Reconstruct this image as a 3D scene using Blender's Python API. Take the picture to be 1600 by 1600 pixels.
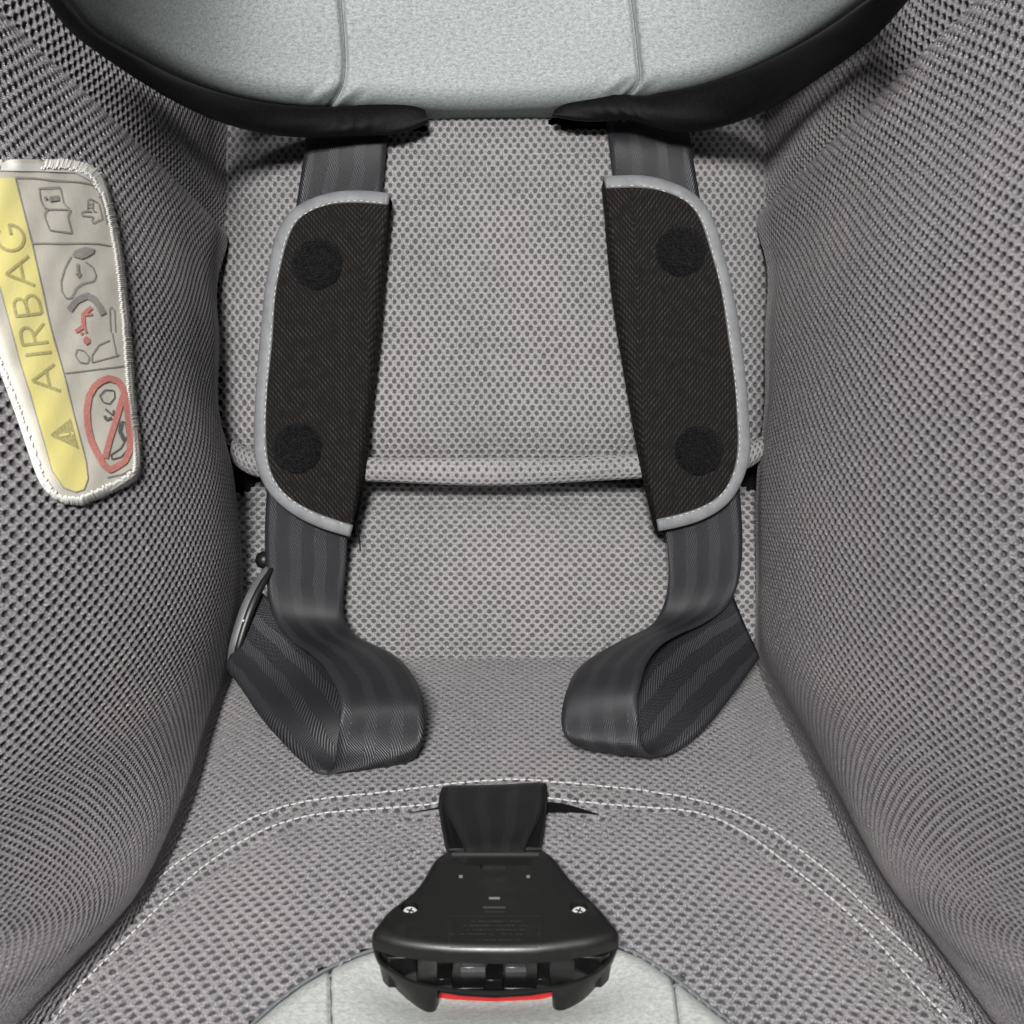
import bpy, bmesh, math, random
import numpy as np
from mathutils import Vector, Matrix, Euler
from mathutils.bvhtree import BVHTree
random.seed(7); rng = np.random.default_rng(7)
C = bpy.context.scene.collection
for o in list(bpy.data.objects): bpy.data.objects.remove(o)
scn = bpy.context.scene

# ------------------------------------------------------------------ camera, world, lamps, exposure
F = 1400.0                                        # focal length in photo pixels (photo is 1600 wide)
CAM = Vector((0, -0.42, 0.62)); ROT = Euler((math.radians(65), 0, 0)).to_matrix()
cd = bpy.data.cameras.new('camera'); cam = bpy.data.objects.new('camera', cd); C.objects.link(cam)
cam.location = CAM; cam.rotation_euler = (math.radians(65), 0, 0)
cd.sensor_width = 36; cd.lens = 36 * F / 1600; cd.clip_start = 0.01; cd.clip_end = 20
cd.dof.use_dof = True; cd.dof.focus_distance = 0.385; cd.dof.aperture_fstop = 34
scn.camera = cam
w = bpy.data.worlds.new("World"); scn.world = w; w.use_nodes = True
bg = w.node_tree.nodes['Background']; bg.inputs[0].default_value = (0.93, 0.96, 1.0, 1); bg.inputs[1].default_value = 0.05
scn.view_settings.view_transform = 'Standard'; scn.view_settings.look = 'None'
scn.view_settings.gamma = 1; scn.view_settings.exposure = 0.0

def W(p):                                          # camera frame (x right, h up, d depth) -> world
    return CAM + ROT @ Vector((p[0], p[1], -p[2]))
RN = np.array(ROT); CN = np.array(CAM)
def WN(P):
    Q = np.array(P, float).reshape(-1, 3) * np.array([1, 1, -1]); return Q @ RN.T + CN
def lamp(name, pos, target, size, watts, col):
    ld = bpy.data.lights.new(name, 'AREA'); ld.shape = 'DISK'; ld.size = size; ld.energy = watts; ld.color = col
    o = bpy.data.objects.new(name, ld); C.objects.link(o)
    a, b = W(pos), W(target); o.location = a; o.rotation_euler = (b - a).to_track_quat('-Z', 'Y').to_euler()
lamp('ceiling_lamp', (-0.04, 0.12, -0.25), (0, 0.0, 0.38), 0.10, 9.4, (1, 0.985, 0.965))
lamp('soft_fill', (0.04, 0.42, -0.20), (0, -0.02, 0.38), 0.25, 0.9, (1, 0.985, 0.97))  # unseen soft fill lamp, added to lift the shade

# ------------------------------------------------------------------ helpers
def P(x, y, d): return np.array([(x - 800) * d / F, (800 - y) * d / F, d])
def proj(A): return 800 + F * A[:, 0] / A[:, 2], 800 - F * A[:, 1] / A[:, 2]

def tag(o, label=None, cat=None, group=None, kind=None):
    if label: o['label'] = label
    if cat: o['category'] = cat
    if group: o['group'] = group
    if kind: o['kind'] = kind
    return o
def thing(name, loc_cam, label, cat, group=None):
    e = bpy.data.objects.new(name, None); C.objects.link(e); e.location = W(loc_cam); e.empty_display_size = 0.02
    return tag(e, label, cat, group)
def rootloc(o):
    while o.parent: o = o.parent
    return np.array(o.location)
def link(name, me, mats, parent, smooth=True):
    for m in (mats if isinstance(mats, (list, tuple)) else [mats]): me.materials.append(m)
    if smooth: me.polygons.foreach_set('use_smooth', [True] * len(me.polygons))
    o = bpy.data.objects.new(name, me); C.objects.link(o)
    if parent is not None: o.parent = parent
    return o
def mesh_np(name, V, faces, mats, parent, uv=None, attr=None, mi=None, smooth=True):
    """V in camera frame"""
    V = WN(V)
    if parent is not None: V = V - rootloc(parent)
    me = bpy.data.meshes.new(name)
    if isinstance(faces, np.ndarray):
        k = faces.shape[1]; n = len(faces)
        me.vertices.add(len(V)); me.vertices.foreach_set('co', V.ravel())
        me.loops.add(n * k); me.loops.foreach_set('vertex_index', faces.ravel().astype(np.int32))
        me.polygons.add(n); me.polygons.foreach_set('loop_start', (np.arange(n) * k).astype(np.int32))
        me.update(calc_edges=True)
    else:
        me.from_pydata([tuple(v) for v in V], [], faces)
    me.validate()
    if uv is not None:
        l = me.uv_layers.new(name='UVMap'); idx = np.zeros(len(me.loops), np.int32); me.loops.foreach_get('vertex_index', idx)
        l.data.foreach_set('uv', np.asarray(uv)[idx].ravel())
    if attr is not None:
        a = me.attributes.new('hole', 'FLOAT', 'POINT'); a.data.foreach_set('value', attr.astype(np.float32))
    if mi is not None: me.polygons.foreach_set('material_index', mi)
    return link(name, me, mats, parent, smooth)

def spw(kn, q):                                    # natural cubic spline weights
    kn = np.asarray(kn, float); K = len(kn); h = np.diff(kn)
    A = np.zeros((K, K)); B = np.zeros((K, K)); A[0, 0] = A[-1, -1] = 1
    for i in range(1, K - 1):
        A[i, i - 1] = h[i - 1]; A[i, i] = 2 * (h[i - 1] + h[i]); A[i, i + 1] = h[i]
        B[i, i - 1] = 6 / h[i - 1]; B[i, i] = -6 / h[i - 1] - 6 / h[i]; B[i, i + 1] = 6 / h[i]
    M = np.linalg.solve(A, B); q = np.clip(np.asarray(q, float), kn[0], kn[-1])
    i = np.clip(np.searchsorted(kn, q, side='right') - 1, 0, K - 2); hi = h[i]
    a = (kn[i + 1] - q) / hi; b = 1 - a; Wt = np.zeros((len(q), K)); r = np.arange(len(q))
    Wt[r, i] += a; Wt[r, i + 1] += b
    Wt += ((a ** 3 - a) * hi ** 2 / 6)[:, None] * M[i] + ((b ** 3 - b) * hi ** 2 / 6)[:, None] * M[i + 1]
    return Wt
def curve(pts, n, closed=False):                   # resample a spline through points at n even steps
    p = np.asarray(pts, float)
    if closed: p = np.vstack([p, p[:1]])
    s = np.r_[0, np.cumsum(np.linalg.norm(np.diff(p, axis=0), axis=1))]
    # catmull-like: use natural spline on chord parameter
    q = np.linspace(0, s[-1], n, endpoint=not closed)
    return spw(s, q) @ p
def poly(pts, n):                                  # linear resample
    p = np.asarray(pts, float); s = np.r_[0, np.cumsum(np.linalg.norm(np.diff(p, axis=0), axis=1))]
    q = np.linspace(0, s[-1], n); return np.stack([np.interp(q, s, p[:, k]) for k in range(p.shape[1])], 1)
def pldist(x, y, pl):                              # distance of points to polyline (px)
    pl = np.asarray(pl, float); d = np.full(len(x), 1e9)
    for a, b in zip(pl[:-1], pl[1:]):
        ab = b - a; t = np.clip(((x - a[0]) * ab[0] + (y - a[1]) * ab[1]) / (ab @ ab + 1e-9), 0, 1)
        d = np.minimum(d, np.hypot(x - a[0] - t * ab[0], y - a[1] - t * ab[1]))
    return d
def inside(x, y, pg):
    pg = np.asarray(pg, float); r = np.zeros(len(x), bool); n = len(pg)
    for i in range(n):
        a, b = pg[i], pg[(i + 1) % n]
        c = ((a[1] > y) != (b[1] > y)) & (x < (b[0] - a[0]) * (y - a[1]) / (b[1] - a[1] + 1e-12) + a[0]); r ^= c
    return r
def vnoise(x, y, seed=0):                          # cheap smooth noise, sum of sines
    r = np.random.default_rng(seed); o = 0
    for _ in range(7):
        k = r.normal(size=2); k /= np.linalg.norm(k); o = o + np.sin((x * k[0] + y * k[1]) * r.uniform(.6, 1.8) + r.uniform(0, 6.3))
    return o / 7

# ------------------------------------------------------------------ materials
def mat(name, col, rough=0.6, spec=0.5, metal=0, sheen=0.0, coat=0):
    m = bpy.data.materials.new(name); m.use_nodes = True; b = m.node_tree.nodes['Principled BSDF']
    b.inputs['Base Color'].default_value = (*col, 1); b.inputs['Roughness'].default_value = rough
    b.inputs['Specular IOR Level'].default_value = spec; b.inputs['Metallic'].default_value = metal
    if sheen: b.inputs['Sheen Weight'].default_value = sheen; b.inputs['Sheen Roughness'].default_value = 0.4
    if coat: b.inputs['Coat Weight'].default_value = coat
    m.diffuse_color = (*col, 1); return m
class NT:
    def __init__(s, m): s.t = m.node_tree; s.b = s.t.nodes['Principled BSDF']
    def n(s, typ, ins={}, **kw):
        x = s.t.nodes.new(typ)
        for k, v in kw.items(): setattr(x, k, v)
        for k, v in ins.items():
            if hasattr(v, 'is_linked') or isinstance(v, bpy.types.NodeSocket): s.t.links.new(v, x.inputs[k])
            else: x.inputs[k].default_value = v
        return x
    def math(s, op, a, b=0.0, c=0.0): return s.n('ShaderNodeMath', {0: a, 1: b, 2: c}, operation=op).outputs[0]
    def mix(s, f, a, b):
        x = s.t.nodes.new('ShaderNodeMix'); x.data_type = 'RGBA'
        for k, v in ((0, f), (6, a), (7, b)):
            if isinstance(v, bpy.types.NodeSocket): s.t.links.new(v, x.inputs[k])
            else: x.inputs[k].default_value = v if k == 0 else (*v, 1)
        return x.outputs[2]
    def uv(s): return s.n('ShaderNodeTexCoord').outputs['UV']
    def obj(s): return s.n('ShaderNodeTexCoord').outputs['Object']
    def noise(s, vec, scale, detail=2, rough=.5): return s.n('ShaderNodeTexNoise', {'Vector': vec, 'Scale': scale, 'Detail': detail, 'Roughness': rough}).outputs['Fac']
    def bump(s, h, strength, dist, normal=None):
        ins = {'Height': h, 'Strength': strength, 'Distance': dist}
        if normal: ins['Normal'] = normal
        return s.n('ShaderNodeBump', ins).outputs[0]
    def col(s, c): s.t.links.new(c, s.b.inputs['Base Color'])
    def nor(s, c): s.t.links.new(c, s.b.inputs['Normal'])
    def rgh(s, c): s.t.links.new(c, s.b.inputs['Roughness'])
    def ramp(s, f, lo, hi): return s.n('ShaderNodeMapRange', {0: f, 1: lo, 2: hi}).outputs[0]

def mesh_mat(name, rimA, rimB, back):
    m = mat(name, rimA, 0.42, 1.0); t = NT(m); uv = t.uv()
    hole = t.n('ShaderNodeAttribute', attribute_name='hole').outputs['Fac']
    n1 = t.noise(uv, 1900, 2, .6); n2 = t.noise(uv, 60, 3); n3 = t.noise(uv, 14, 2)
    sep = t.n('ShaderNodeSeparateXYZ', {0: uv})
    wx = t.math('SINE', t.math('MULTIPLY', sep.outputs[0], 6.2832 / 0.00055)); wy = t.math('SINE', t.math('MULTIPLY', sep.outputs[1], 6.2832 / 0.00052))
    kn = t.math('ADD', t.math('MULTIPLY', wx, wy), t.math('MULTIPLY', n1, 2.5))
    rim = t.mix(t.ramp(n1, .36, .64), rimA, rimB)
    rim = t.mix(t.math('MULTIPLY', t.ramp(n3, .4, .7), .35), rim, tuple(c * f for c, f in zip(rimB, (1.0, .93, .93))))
    c = t.mix(hole, rim, back); c = t.mix(t.math('MULTIPLY', t.ramp(n2, .45, .75), .12), c, tuple(x * .6 for x in rimA))  # painted shade: hole walls and floors go darker than the threads
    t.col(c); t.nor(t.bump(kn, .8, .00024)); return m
M_mesh = mesh_mat('grey_spacer_mesh_lit', (0.108, 0.108, 0.115), (0.50, 0.49, 0.487), (0.036, 0.036, 0.040))  # lit copy of the cloth: light on the back put into paler threads
M_meshs = mesh_mat('grey_mesh_shaded_seat', (0.070, 0.070, 0.078), (0.35, 0.338, 0.342), (0.009, 0.009, 0.012))  # same cloth with the shade of the seat painted in
M_meshw = mesh_mat('grey_mesh_shaded_wing', (0.070, 0.070, 0.083), (0.27, 0.252, 0.252), (0.017, 0.0173, 0.023))  # same cloth again, colour darkened for the shaded wings

def heather(name, a, b):
    m = mat(name, a, 0.8, 0.2, sheen=0.05); t = NT(m); uv = t.uv()
    mp = t.n('ShaderNodeMapping', {'Vector': uv, 'Scale': (0.8, 1.4, 1)}).outputs[0]
    n1 = t.noise(mp, 1200, 3, .7); n2 = t.noise(mp, 560, 3, .65); n3 = t.noise(uv, 3200, 1); n4 = t.noise(uv, 25, 3)
    f = t.math('ADD', t.math('MULTIPLY', n1, .6), t.math('MULTIPLY', n2, .5))
    c = t.mix(t.ramp(f, .38, .72), a, b); c = t.mix(t.math('MULTIPLY', t.ramp(n4, .4, .75), .06), c, tuple(x * .75 for x in a))
    t.col(c); t.nor(t.bump(t.math('ADD', n3, n1), .5, .00018)); return m
M_head = heather('light_heather_jersey', (0.115, 0.138, 0.139), (0.325, 0.347, 0.338))
M_front = heather('pale_heather_jersey', (0.165, 0.178, 0.172), (0.32, 0.325, 0.31))

def webbing(name, a, b):
    m = mat(name, a, 0.34, 0.45); t = NT(m); uv = t.uv(); sep = t.n('ShaderNodeSeparateXYZ', {0: uv}); u, v = sep.outputs[0], sep.outputs[1]
    # rows of fine yarn; three lighter twill stripes along the length
    st = t.math('SINE', t.math('MULTIPLY', t.math('ADD', u, t.math('MULTIPLY', t.math('PINGPONG', v, .009), .10)), 6.2832 / 0.0118))
    smask = t.ramp(st, .1, .3)
    wu = t.math('SINE', t.math('MULTIPLY', t.math('ADD', u, t.math('MULTIPLY', v, .6)), 6.2832 / 0.00108))
    wv = t.math('SINE', t.math('MULTIPLY', v, 6.2832 / 0.00096))
    pu = t.math('SINE', t.math('MULTIPLY', u, 6.2832 / 0.00098))
    tw = t.math('MULTIPLY', wu, wv); pl = t.math('MULTIPLY', pu, wv)
    hgt = t.n('ShaderNodeMix', {0: smask, 2: pl, 3: tw}).outputs[0]
    n1 = t.noise(uv, 1500, 2)
    f_ = t.ramp(t.math('ADD', hgt, t.math('MULTIPLY', n1, 1.2)), .45, 1.45)
    c = t.mix(f_, a, b); c = t.mix(t.math('MULTIPLY', t.math('MULTIPLY', smask, f_), .5), c, tuple(x * 1.9 for x in b))
    t.col(c); t.nor(t.bump(hgt, .6, .00022)); return m
M_web = webbing('charcoal_webbing', (0.0005, 0.0005, 0.0008), (0.038, 0.039, 0.045))
M_webk = webbing('black_webbing', (0.0012, 0.0012, 0.0014), (0.014, 0.014, 0.0155))

def padmat():
    m = mat('black_twill_padding', (0.02, 0.018, 0.017), 0.85, 0.1); t = NT(m); uv = t.uv(); sep = t.n('ShaderNodeSeparateXYZ', {0: uv}); u, v = sep.outputs[0], sep.outputs[1]
    zz = t.math('ADD', t.math('PINGPONG', t.math('ADD', u, t.math('MULTIPLY', v, .05)), .060), t.math('MULTIPLY', t.noise(uv, 60, 2), .002))
    tw = t.math('SINE', t.math('MULTIPLY', t.math('ADD', t.math('MULTIPLY', zz, 1.3), v), 6.2832 / 0.0029))
    dots = t.math('MULTIPLY', t.math('ADD', tw, t.math('MULTIPLY', t.math('SINE', t.math('MULTIPLY', u, 6.2832 / 0.0012)), .5)), .6)
    n1 = t.noise(uv, 1400, 2, .7); n2 = t.noise(uv, 500, 2)
    f = t.ramp(t.math('ADD', dots, t.math('MULTIPLY', n1, 1.6)), .9, 1.8)
    c = t.mix(t.math('MULTIPLY', f, t.ramp(t.noise(uv, 220, 3, .6), .3, .7)), (0.0065, 0.0058, 0.0055), (0.040, 0.036, 0.0335)); t.col(c)
    t.nor(t.bump(t.math('ADD', dots, t.math('MULTIPLY', n1, 1.2)), .9, .0003)); return m
M_pad = padmat()
def fuzz(name, a, b, s=900, d=.0006):
    m = mat(name, a, 0.95, 0.1, sheen=0.02); t = NT(m); uv = t.obj(); n = t.noise(uv, s, 4, .75)
    t.col(t.mix(t.ramp(n, .45, .75), a, b)); t.nor(t.bump(n, 1.0, d)); return m
M_velcro = fuzz('black_hook_fastener', (0.0004, 0.0004, 0.0006), (0.017, 0.0178, 0.021), 1300, .0012)
M_trim = fuzz('black_velvet_trim', (0.0014, 0.0014, 0.0014), (0.0042, 0.0042, 0.0042), 700, .0002)
M_trim.node_tree.nodes['Principled BSDF'].inputs['Roughness'].default_value = .6
M_trim.node_tree.nodes['Principled BSDF'].inputs['Specular IOR Level'].default_value = .1
def bind():
    m = mat('grey_binding_tape', (0.2, 0.205, 0.215), 0.55, 0.35); t = NT(m); uv = t.obj(); n = t.noise(uv, 160, 4, .6); n2 = t.noise(uv, 2200, 2)
    t.col(t.mix(t.ramp(n, .35, .7), (0.095, 0.097, 0.102), (0.128, 0.131, 0.137))); t.nor(t.bump(t.math('ADD', n, t.math('MULTIPLY', n2, .25)), .5, .0008)); return m
M_bind = bind()
M_thread = mat('pale_thread', (0.36, 0.36, 0.355), 0.6); M_thread2 = mat('grey_thread', (0.16, 0.16, 0.165), 0.6); M_wthread = mat('white_thread', (0.43, 0.425, 0.40), 0.7)
M_dthread = mat('dark_seam', (0.07, 0.077, 0.082), 0.9)
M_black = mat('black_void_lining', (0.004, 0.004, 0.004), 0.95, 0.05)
def plastic(name, col, r, sc=.25):
    m = mat(name, col, r, 0.34); t = NT(m); o = t.obj(); n = t.noise(o, 90, 5, .7); n2 = t.noise(o, 2600, 2)
    t.rgh(t.math('ADD', t.math('MULTIPLY', n, sc), r - sc / 2)); t.nor(t.bump(n2, .12, .0001)); 
    t.col(t.mix(t.ramp(n, .55, .8), col, tuple(c * 1.5 + .004 for c in col))); return m
M_plast = plastic('black_buckle_plastic', (0.0055, 0.0055, 0.0054), .40)
M_plast2 = plastic('dark_inner_plastic', (0.003, 0.003, 0.003), .32)
M_gplast = plastic('grey_lever_plastic', (0.06, 0.063, 0.066), .45)
M_red = plastic('red_release_plastic', (0.27, 0.012, 0.011), .35)
M_steel = mat('screw_steel', (0.7, 0.7, 0.68), .5, metal=.55)
M_clear = mat('smoky_plastic_catch', (0.02, 0.022, 0.022), .3)
M_mark = mat('worn_and_glint_emboss', (0.022, 0.022, 0.021), .5); M_mark2 = mat('pale_wear_mark', (0.11, 0.105, 0.09), .5)  # M_mark also paints the highlight at the slot edge
def clothlab(name, a, b):
    m = mat(name, a, .85, .2, sheen=.1); t = NT(m); o = t.obj(); n = t.noise(o, 70, 4, .6); n2 = t.noise(o, 1500, 3)
    t.col(t.mix(t.ramp(n, .3, .75), a, b)); t.nor(t.bump(t.math('ADD', t.math('MULTIPLY', n2, .3), n), .3, .0005)); return m
M_lab = clothlab('cream_label_cloth', (0.42, 0.395, 0.345), (0.32, 0.30, 0.26))
M_yel = clothlab('yellow_label_print', (0.53, 0.475, 0.155), (0.46, 0.415, 0.19))
def ink(name, a, b):
    m = mat(name, a, .85, .2); t = NT(m); n = t.noise(t.obj(), 1600, 3, .7); t.col(t.mix(t.ramp(n, .4, .65), a, b)); return m
M_ink = ink('faded_grey_ink', (0.17, 0.163, 0.155), (0.27, 0.255, 0.235)); M_inky = ink('faded_ink_on_yellow', (0.24, 0.215, 0.105), (0.36, 0.325, 0.13))
M_inkd = ink('dark_ink', (0.06, 0.06, 0.065), (0.13, 0.13, 0.13)); M_inkr = ink('faded_red_ink', (0.37, 0.115, 0.10), (0.40, 0.21, 0.18)); M_inkl = ink('pale_ink_line', (0.19, 0.182, 0.168), (0.26, 0.25, 0.23))

# ------------------------------------------------------------------ the open mesh cloth: every hole is real relief, with shade in its colour too
class Surf:
    def __init__(s, fn, dom, name): s.fn = fn; s.dom = dom; s.name = name
    def coarse(s, nu=140, nv=140, mask=None):
        u = np.linspace(s.dom[0], s.dom[1], nu); v = np.linspace(s.dom[2], s.dom[3], nv); U, V = np.meshgrid(u, v)
        p = s.fn(U.ravel(), V.ravel()); i = np.arange(nv * nu).reshape(nv, nu)
        f = np.stack([i[:-1, :-1].ravel(), i[:-1, 1:].ravel(), i[1:, 1:].ravel(), i[1:, :-1].ravel()], 1)
        return p, f
    def bvh(s):
        if not hasattr(s, '_b'):
            p, f = s.coarse(); s._b = BVHTree.FromPolygons([Vector(q) for q in p], [tuple(int(k) for k in q) for q in f])
        return s._b
def ray(bvh, x, y):
    d = Vector(((x - 800) / F, (800 - y) / F, 1)).normalized(); h = bvh.ray_cast(Vector((0, 0, 0)), d)
    if h[0] is None: return None, None
    n = h[1].normalized(); n = -n if n.dot(d) > 0 else n
    return np.array(h[0]), np.array(n)

def cloth(name, S, a, b, parent, mats, mask=None, depth=0.0011, rx=.25, ry=.46, jit=.05, round_=.00022, warp=.0012, a1=.12):
    u0, u1, v0, v1 = S.dom
    ni = int((u1 - u0) / a) + 2; nj = int((v1 - v0) / b) + 2
    I, J = np.meshgrid(np.arange(ni), np.arange(nj)); I = I.ravel(); J = J.ravel()
    cx = u0 + I * a + (J % 2) * a / 2; cy = v0 + J * b
    ok = (cx < u1) & (cy < v1); I, J, cx, cy = I[ok], J[ok], cx[ok], cy[ok]
    if mask is not None:
        p = S.fn(cx, cy); X, Y = proj(p); ok = mask(X, Y, cx, cy); I, J, cx, cy = I[ok], J[ok], cx[ok], cy[ok]
    n = len(cx)
    cor = [(0, 4), (2, 2), (2, -2), (0, -4), (-2, -2), (-2, 2)]; bd = []
    for k in range(6):
        c0, c1 = cor[k], cor[(k + 1) % 6]; bd += [c0, ((c0[0] + c1[0]) / 2, (c0[1] + c1[1]) / 2)]
    bd = np.array(bd)                              # units a/4, b/6
    kx = (I * 4 + (J % 2) * 2)[:, None] + bd[None, :, 0]; ky = (J * 6)[:, None] + bd[None, :, 1]
    key = (kx.astype(np.int64) + 100) * 1000000 + (ky.astype(np.int64) + 100)
    uq, first, inv = np.unique(key.ravel(), return_index=True, return_inverse=True)
    bu = u0 + kx.ravel()[first] * a / 4; bv = v0 + ky.ravel()[first] * b / 6; nb = len(uq)
    th = np.arctan2(bd[:, 1] / 3.4, bd[:, 0] / 2.0)
    sc = 1 + rng.normal(size=n) * jit; ox = rng.normal(size=n) * a * .018; oy = rng.normal(size=n) * b * .03
    def ring(k): return ((cx + ox)[:, None] + sc[:, None] * k * rx * a * np.cos(th)).ravel(), ((cy + oy)[:, None] + sc[:, None] * k * ry * b * np.sin(th)).ravel()
    r1 = ring(1.22); r2 = ring(.86)
    U = np.r_[bu, r1[0], r2[0], cx]; V = np.r_[bv, r1[1], r2[1], cy]
    H = np.r_[np.zeros(nb), np.full(12 * n, -round_), np.full(12 * n, -depth * .8), np.full(n, -depth)]
    A = np.r_[np.zeros(nb), np.full(12 * n, a1), np.full(12 * n, .95), np.full(n, .72)]  # how much painted shade each ring of a hole takes
    U, V = U + warp * vnoise(U * 40, V * 40, 77), V + warp * vnoise(U * 40, V * 40, 78)
    e = 2e-4; p = S.fn(U, V); nu_ = S.fn(U + e, V) - p; nv_ = S.fn(U, V + e) - p
    N = np.cross(nu_, nv_); N /= np.linalg.norm(N, axis=1)[:, None] + 1e-15
    flip = (np.sum(N * p, 1)).mean() > 0
    if flip: N = -N
    p = p + N * H[:, None]
    inv = inv.reshape(n, 12); R1 = nb + np.arange(12 * n).reshape(n, 12); R2 = R1 + 12 * n; CC = nb + 24 * n + np.arange(n)
    fs = []
    for k in range(12):
        k2 = (k + 1) % 12
        for q in ((inv[:, k], R1[:, k], R1[:, k2]), (inv[:, k], R1[:, k2], inv[:, k2]), (R1[:, k], R2[:, k], R2[:, k2]), (R1[:, k], R2[:, k2], R1[:, k2]), (R2[:, k], CC, R2[:, k2])):
            fs.append(np.stack(q, 1))
    f = np.vstack(fs)
    # camera frame is left handed (depth positive): fix winding so faces look at the camera
    t = p[f[::97]]; g = np.cross(t[:, 1] - t[:, 0], t[:, 2] - t[:, 0]); 
    if (np.sum(g * t[:, 0], 1)).mean() < 0: f = f[:, ::-1]
    return mesh_np(name, p, f, mats, parent, uv=np.stack([U, V], 1), attr=A)

def sheet(name, S, nu, nv, parent, mats, mask=None):
    p, f = S.coarse(nu, nv)
    u = np.linspace(S.dom[0], S.dom[1], nu); v = np.linspace(S.dom[2], S.dom[3], nv); U, V = np.meshgrid(u, v)
    if mask is not None:
        X, Y = proj(p); ok = mask(X, Y); f = f[ok[f].all(axis=1)]
    t = p[f[::9]]; g = np.cross(t[:, 1] - t[:, 0], t[:, 2] - t[:, 0])
    if (np.sum(g * t[:, 0], 1)).mean() < 0: f = f[:, ::-1]
    return mesh_np(name, p, f, mats, parent, uv=np.stack([U.ravel(), V.ravel()], 1))

def tensor(G):                                     # control grid [rows][cols][3] -> Surf with near metric parameters
    G = np.asarray(G, float)
    ku = np.r_[0, np.cumsum(np.linalg.norm(np.diff(G, axis=1), axis=2).mean(0))]
    kv = np.r_[0, np.cumsum(np.linalg.norm(np.diff(G, axis=0), axis=2).mean(1))]
    def fn(u, v):
        A = spw(kv, v); B = spw(ku, u); return np.einsum('ni,nj,ijk->nk', A, B, G, optimize=True)
    return fn, (0, ku[-1], 0, kv[-1])

# threads: short capsules (joined)
def threads(name, segs, r, mats, parent, lift=None, kind='stuff', sides=6):
    V = []; Fc = []; 
    for a, b in segs:
        a = np.array(a); b = np.array(b); d = b - a; L = np.linalg.norm(d); 
        if L < 1e-7: continue
        d /= L; q = np.cross(d, [0.3, 0.2, 1]); q /= np.linalg.norm(q); s = np.cross(d, q); base = len(V)
        for t, k in ((0, .35), (.15, .85), (.5, 1.0), (.85, .85), (1, .35)):
            c = a + d * L * t
            for i in range(sides):
                w_ = 2 * math.pi * i / sides; V.append(c + r * k * (q * math.cos(w_) + s * math.sin(w_)))
        for j in range(4):
            for i in range(sides):
                i2 = (i + 1) % sides; Fc.append((base + j * sides + i, base + j * sides + i2, base + (j + 1) * sides + i2, base + (j + 1) * sides + i))
        Fc.append(tuple(base + i for i in range(sides))[::-1]); Fc.append(tuple(base + 4 * sides + i for i in range(sides)))
    o = mesh_np(name, np.array(V), Fc, mats, parent); 
    if kind: o['kind'] = kind
    return o
def tube(name, pts, r, mats, parent, sides=10, flat=None):
    p = np.asarray(pts, float); n = len(p); V = []; Fc = []; rr = r if hasattr(r, '__len__') else [r] * n
    for i in range(n):
        d = p[min(i + 1, n - 1)] - p[max(i - 1, 0)]; d /= np.linalg.norm(d); q = np.cross(d, [0, 0, 1.0]); q /= np.linalg.norm(q) + 1e-12; s = np.cross(d, q)
        for k in range(sides):
            w_ = 2 * math.pi * k / sides; V.append(p[i] + rr[i] * (q * math.cos(w_) + s * math.sin(w_) * (flat or 1)))
    for i in range(n - 1):
        for k in range(sides):
            k2 = (k + 1) % sides; Fc.append((i * sides + k, i * sides + k2, (i + 1) * sides + k2, (i + 1) * sides + k))
    Fc.append(tuple(range(sides))[::-1]); Fc.append(tuple((n - 1) * sides + k for k in range(sides)))
    return mesh_np(name, np.array(V), Fc, mats, parent)
def stitch_line(pl, bvh, r, dash=9, gap=4, lift=.0003, jit=.6):
    n = int(np.sum(np.linalg.norm(np.diff(np.asarray(pl, float), axis=0), axis=1)) / 2); q = curve(pl, n)
    segs = []; i = 0; dd = max(1, int(dash / 2)); gg = max(1, int(gap / 2))
    while i + dd < n:
        a, na = ray(bvh, q[i][0], q[i][1] + random.uniform(-jit, jit)); b, nb_ = ray(bvh, q[i + dd][0], q[i + dd][1] + random.uniform(-jit, jit))
        if a is not None and b is not None: segs.append((a + na * lift, b + nb_ * lift))
        i += dd + gg
    return segs

# ================================================================== THE CAR SEAT
seat = thing('child_car_seat', (0, -0.15, 0.40), 'grey mesh covered child car seat with pale headrest and yellow warning label', 'car seat')

# ---- backrest insert cushion
bk_out = [(334, 140), (335, 230), (338, 320), (343, 560), (346, 650), (356, 695), (378, 716), (420, 726), (775, 730), (1130, 724), (1172, 712), (1190, 690), (1197, 640), (1203, 560), (1209, 300), (1212, 140)]
bk_c = poly(bk_out, 90)
D0 = 0.42
def bk_fn(u, v):
    X0 = 800 + F * u / D0; Y0 = 800 - F * v / D0
    d = pldist(X0, Y0, bk_c); ins = inside(X0, Y0, bk_out); d = np.where(ins, d, 0)
    t = np.clip(1 - d / 80, 0, 1); roll = .016 * (1 - np.sqrt(np.clip(1 - t * t, 0, 1)))
    tb = np.clip(1 - (728 - Y0) / 85, 0, 1); rollb = .017 * tb ** 1.9
    D = .4155 + .027 * np.abs((X0 - 775) / 430) ** 2.6 + .008 * np.clip((330 - Y0) / 200, 0, 1) ** 2 + np.maximum(roll, rollb)
    # dips beside the harness slots
    for sx in (632, 900): D = D + .006 * np.exp(-((X0 - sx) / 45) ** 2 - ((Y0 - 185) / 32) ** 2)
    D = D + .0009 * vnoise(u * 90, v * 70, 3)
    return np.stack([(X0 - 800) * D / F, (800 - Y0) * D / F, D], 1)
S_bk = Surf(bk_fn, (-.141, .125, .02, .198), 'back')
slots = [[(575, 160), (663, 172), (669, 190), (660, 204), (595, 207), (575, 207)], [(862, 176), (960, 170), (960, 206), (880, 205), (863, 196)]]
def bk_mask(X, Y, u, v):
    m = inside(X, Y, [(333, 120)] + bk_out + [(1213, 120)])
    for s in slots: m &= ~inside(X, Y, s)
    return m
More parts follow.
